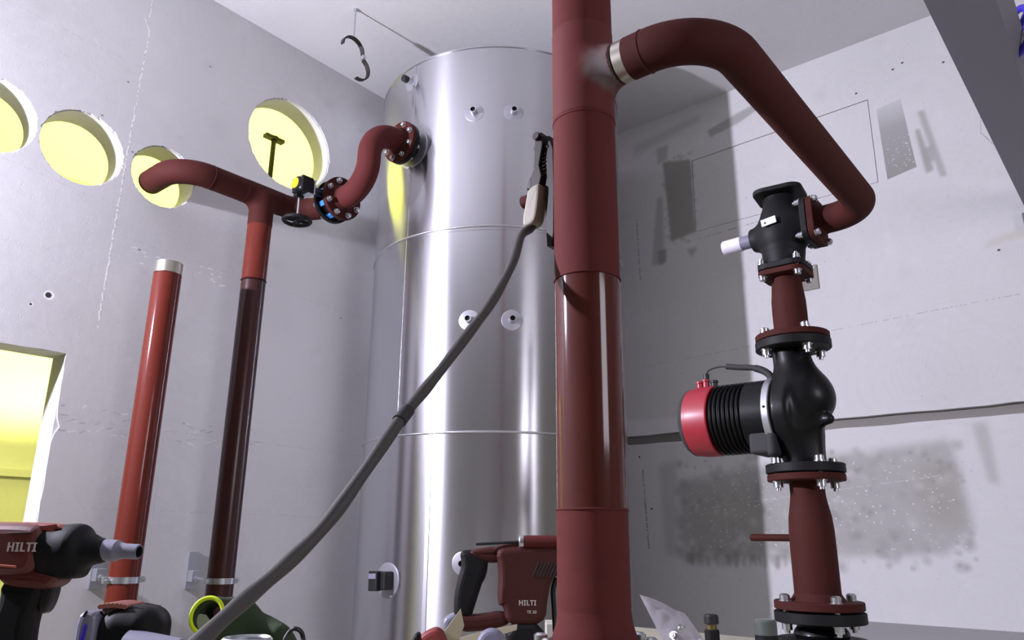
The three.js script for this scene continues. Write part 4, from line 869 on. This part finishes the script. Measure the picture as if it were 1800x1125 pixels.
{ // black cable loop and a bright ring near the lower edge
  const t = faceOn(thing('cable_loop', 'thin black cable loop standing up at the lower edge', 'cable', [-0.998, YBD, -0.713]), VIEW);
  const p = []; for (let i = 0; i <= 40; i++) { const a = Math.PI * i / 40; p.push([Math.cos(a) * 0.0155, 0.118 + Math.sin(a) * 0.03, Math.sin(i * 0.4) * 0.002]); }
  part('loop', sweep([[0.02, 0.004, 0.01], [0.0175, 0.06, 0.002], ...p, [-0.0175, 0.06, 0.002], [-0.022, 0.004, 0.01]].map(v3), 0.0033, 12), P.black, t);
  const r = faceOn(thing('metal_ring', 'bright metal rim peeking over the lower edge under the cable', 'ring', [-0.92, YBD, -0.585]), VIEW);
  part('cup', lathe([[0.0, 0], [0.03, 0], [0.032, 0.006], [0.032, 0.151], [0.029, 0.154], [0.027, 0.151], [0.027, 0.01]], [0, 0, 0], [0, 1, 0], 40), P.zinc, r);
}
{ // plastic bag with bolts
  const t = faceOn(thing('plastic_bag', 'translucent white plastic bag with a pointed corner right of the riser', 'bag', [-0.72, YBD, -1.41]), VIEW);
  const q = (x, y) => [(x - 1209) / 918, (1216.4 - y) / 980];
  const outline = ol2([[1127, 1046], [1143, 1050], [1168, 1060], [1192, 1074], [1206, 1077], [1218, 1096], [1240, 1128], [1256, 1214], [1180, 1215], [1166, 1130], [1150, 1095]], q);
  const sheet = (side) => {                                 // a crumpled half of the bag
    const g = new THREE.ShapeGeometry(plateShape(outline)), N = 26, pos = [], idx = [], inside = (px, py) => { let c = false; for (let i = 0, j = outline.length - 1; i < outline.length; j = i++) { const [xi, yi] = outline[i], [xj, yj] = outline[j]; if ((yi > py) !== (yj > py) && px < (xj - xi) * (py - yi) / (yj - yi) + xi) c = !c; } return c; };
    g.dispose();
    // rows between left and right edge
    const L = [0, 10, 9, 8].map((i) => outline[i]), R = [0, 1, 2, 3, 4, 5, 6, 7].map((i) => outline[i]);
    const along = (pl, s) => { let tot = 0; const ls = []; for (let i = 1; i < pl.length; i++) { const d = Math.hypot(pl[i][0] - pl[i - 1][0], pl[i][1] - pl[i - 1][1]); ls.push(d); tot += d; } let w = s * tot; for (let i = 0; i < ls.length; i++) { if (w <= ls[i] || i === ls.length - 1) { const f = Math.min(1, w / ls[i]); return [pl[i][0] + (pl[i + 1][0] - pl[i][0]) * f, pl[i][1] + (pl[i + 1][1] - pl[i][1]) * f]; } w -= ls[i]; } };
    for (let i = 0; i <= N; i++) { const s = i / N, a = along(L, s), b = along(R, s); for (let j = 0; j <= 14; j++) { const f = j / 14, x = a[0] + (b[0] - a[0]) * f, y = a[1] + (b[1] - a[1]) * f; const puff = Math.sin(f * Math.PI) * (0.004 + 0.02 * s); pos.push(x, y, side * puff + 0.004 * noise3.noise(x * 60, y * 60, side * 3.1) * Math.sin(f * Math.PI)); } }
    for (let i = 0; i < N; i++) for (let j = 0; j < 14; j++) { const p = i * 15 + j; idx.push(p, p + 15, p + 1, p + 1, p + 15, p + 16); }
    const o = new THREE.BufferGeometry(); o.setAttribute('position', new THREE.Float32BufferAttribute(pos, 3)); o.setAttribute('uv', new THREE.Float32BufferAttribute(new Float32Array(pos.length / 3 * 2), 2)); o.setIndex(idx); o.computeVertexNormals(); return o;
  };
  part('bag_front', sheet(1), P.bag, t); part('bag_back', sheet(-1), P.bag, t);
  const bg = boltGeometry(0.0065, 0.026, false);
  const spots = [[1196, 1103, 1.1], [1206, 1112, 0.3], [1214, 1126, 2.0], [1192, 1120, 0.7]];
  for (const [x, y, r] of spots) {
    const c = q(x, y), w = new THREE.Vector3(c[0], c[1], 0).applyAxisAngle(UP, VIEW);
    const b = thing('bagged_bolt', 'shiny zinc hex bolt seen through the plastic bag', 'bolt', [-0.72 + w.x, YBD + c[1], -1.41 + w.z], 'loose bolts inside the plastic bag');
    const m = local('bolt_body', bg, P.zinc, b); m.rotation.set(0.6, r * 2, r);
  }
}
{ // black plug and capped fitting behind the bag
  const a = thing('black_vent_plug', 'black knurled plug with brass neck standing right of the plastic bag', 'plug', [-0.807, YBD, -1.70]);
  const [x, z] = [-0.807, -1.70];
  part('plug_body', rod([x, YBD, z], [x, -0.198, z], 0.0165, 24), P.cast, a);
  part('brass_neck', rod([x, -0.199, z], [x, -0.183, z], 0.0115, 20), P.brass, a, 'brass neck');
  part('knob', lathe([[0, 0], [0.0155, 0], [0.0165, 0.002], [0.0165, 0.016], [0.014, 0.02], [0, 0.021]], [x, -0.186, z], [0, 1, 0], 10), P.black, a);
  const b = thing('capped_fitting', 'black round fitting under a cloudy plastic cap next to the connector', 'fitting', [-0.735, YBD, -1.835]);
  part('fitting_body', rod([-0.735, YBD, -1.835], [-0.735, -0.214, -1.835], 0.026, 28), P.cast, b);
  part('cloudy_cap', lathe([[0.0255, 0], [0.0255, 0.03], [0.022, 0.034], [0, 0.035]], [-0.735, -0.215, -1.835], [0, 1, 0], 32), P.clearCap, b, 'cloudy plastic cap');
}
{ // torn cardboard and small items in front of the rotary hammer
  const q = (x, y) => [(x - 824) / 816, (1183.5 - y) / 873];
  const scrap = (label, pts, z, ry, tilt) => {
    const t = faceOn(thing('cardboard_scrap', label, 'cardboard', [-1.17, YBD, -1.28]), VIEW + ry);
    const g = slab(ol2(pts, q), 0.003, 0.0006); g.rotateX(tilt); g.translate(0, 0, z); part('card_sheet', g, P.card, t);
  };
  scrap('torn pointed piece of beige cardboard standing against the hammer grip', [[809, 1070], [816, 1100], [810, 1118], [812, 1182], [776, 1182], [780, 1112], [794, 1092]], 0.0, 0.1, -0.05);
  scrap('crumpled beige cardboard strip lying in front of the hammer motor', [[810, 1118], [829, 1112], [858, 1105], [894, 1097], [909, 1094], [908, 1104], [890, 1110], [852, 1116], [846, 1125], [846, 1182], [812, 1182]], 0.035, 0.0, -0.12);
  const d = faceOn(thing('plastic_cover', 'grey-blue round-topped cover standing in front of the rotary hammer', 'cover', [-1.085, YBD, -1.257]), VIEW);
  part('cover_shell', slab(rounded([[-0.034, 0], [0.036, 0], [0.036, 0.07], [0.022, 0.098], [0.0, 0.106], [-0.022, 0.096], [-0.034, 0.066]], 2), 0.03, 0.01, [], 3).translate(0, 0, 0.045), P.disc, d);
  const s = faceOn(thing('small_red_tool', 'small red and black tool end at the foot of the hammer handle', 'hand tool', [-1.245, YBD, -1.225]), VIEW);
  part('tool_body', slab(rounded([[-0.03, 0], [0.05, 0], [0.052, 0.066], [0.03, 0.093], [0.01, 0.09], [-0.02, 0.07]], 2), 0.04, 0.012, [], 3), P.toolRedBright, s);
  part('black_end', slab(rounded([[-0.034, 0], [-0.012, 0], [-0.008, 0.075], [-0.02, 0.084], [-0.032, 0.06]], 2), 0.044, 0.01, [], 3), P.toolBlack, s);
  const w = faceOn(thing('white_carton', 'pale carton edge between the rotary hammer and the riser', 'box', [-1.14, YBD, -1.55]), VIEW);
  part('carton_body', box(0.03, 0.041, -0.03, 0.1, 0.082, 0.06, 0.003), std('#b9b8ac', 0.8), w);
  part('carton_flap', box(0.03, 0.083, -0.045, 0.1, 0.002, 0.03, 0.0008), std('#c4c3b8', 0.8), w);
}

{ // small plate on the back wall
  const t = thing('wall_plate', 'small beige square plate on the back wall behind the reducer pipe', 'plate', [-1.24, 1.33, ZB]);
  part('plate', box(-1.24, 1.40, ZB + 0.005, 0.125, 0.14, 0.01, 0.002), std('#8b877c', 0.7), t);
  part('screw', rod([-1.195, 1.455, ZB + 0.008], [-1.195, 1.455, ZB + 0.013], 0.005, 8), P.zinc, t);
}

// ------------------------------------------------------------------ out-of-view lamps, hanger in the yellow room
function unseen_lamp(label, at, aim, size, color, glow, standTo) {
  const t = thing('unseen_lamp', label, 'work light', [at[0], standTo, at[2]]);
  const d = v3(aim).sub(v3(at)).normalize();
  const q = new THREE.Quaternion().setFromRotationMatrix(new THREE.Matrix4().lookAt(d, new THREE.Vector3(), Math.abs(d.y) > 0.9 ? new THREE.Vector3(0, 0, 1) : UP));
  const put = (g) => { g.applyQuaternion(q); g.translate(at[0] - d.x * 0.06, at[1] - d.y * 0.06, at[2] - d.z * 0.06); return g; };
  part('lamp_housing', put(merge([box(0, 0, -0.03, size + 0.05, size + 0.04, 0.05, 0.01), box(0, 0, -0.062, size * 0.8, size * 0.8, 0.02, 0.006)])), P.black, t);
  part('lamp_face', put(box(0, 0, -0.002, size, size, 0.008, 0.002)), new THREE.MeshStandardMaterial({ color: lin([0.8, 0.8, 0.8]), emissive: lin(color), emissiveIntensity: glow, roughness: 0.4 }), t);
  const b = [at[0] - d.x * 0.12, at[2] - d.z * 0.12];
  part('stand_pole', rod([b[0], standTo + 0.02, b[1]], [b[0], at[1] - d.y * 0.12, b[1]], 0.016, 16), P.cast, t);
  for (let k = 0; k < 3; k++) { const a = k * 2.094 + 0.4; part('leg', rod([b[0], standTo + 0.3, b[1]], [b[0] + Math.cos(a) * 0.26, standTo + 0.012, b[1] + Math.sin(a) * 0.26], 0.011, 12), P.cast, t); }
}
unseen_lamp('unseen white work lamp on a tall stand beside the left wall', KEY.at, KEY.aim, 0.16, KEY.color, 4, YF);
unseen_lamp('unseen square white lamp to the right, placed to light the left wall', SIDE.at, SIDE.aim, 0.9, SIDE.color, 1.5, YF);
unseen_lamp('unseen yellow uplight in the room behind the wall, placed to light its ceiling', YELLOW.at, YELLOW.aim, 0.2, YELLOW.color, 5, YF);
unseen_lamp('unseen yellow lamp placed to brighten the far wall behind the doorway', YELLOW_LOW.at, YELLOW_LOW.aim, 0.2, YELLOW_LOW.color, 5, YF);
{
  const t = thing('ceiling_hanger', 'dark T-shaped ceiling hanger seen through the largest round wall hole', 'hanger', [-4.375, YC, -2.6]);
  part('head_plate', box(-4.375, YC - 0.012, -2.6, 0.05, 0.024, 0.15, 0.003), P.cast, t);
  part('drop_rod', rod([-4.375, 1.6, -2.6], [-4.375, YC, -2.6], 0.017, 16), P.cast, t);
}
scene.traverse((o) => { if (o.userData && o.userData.base) delete o.userData.base; });
renderer.render(scene, camera);
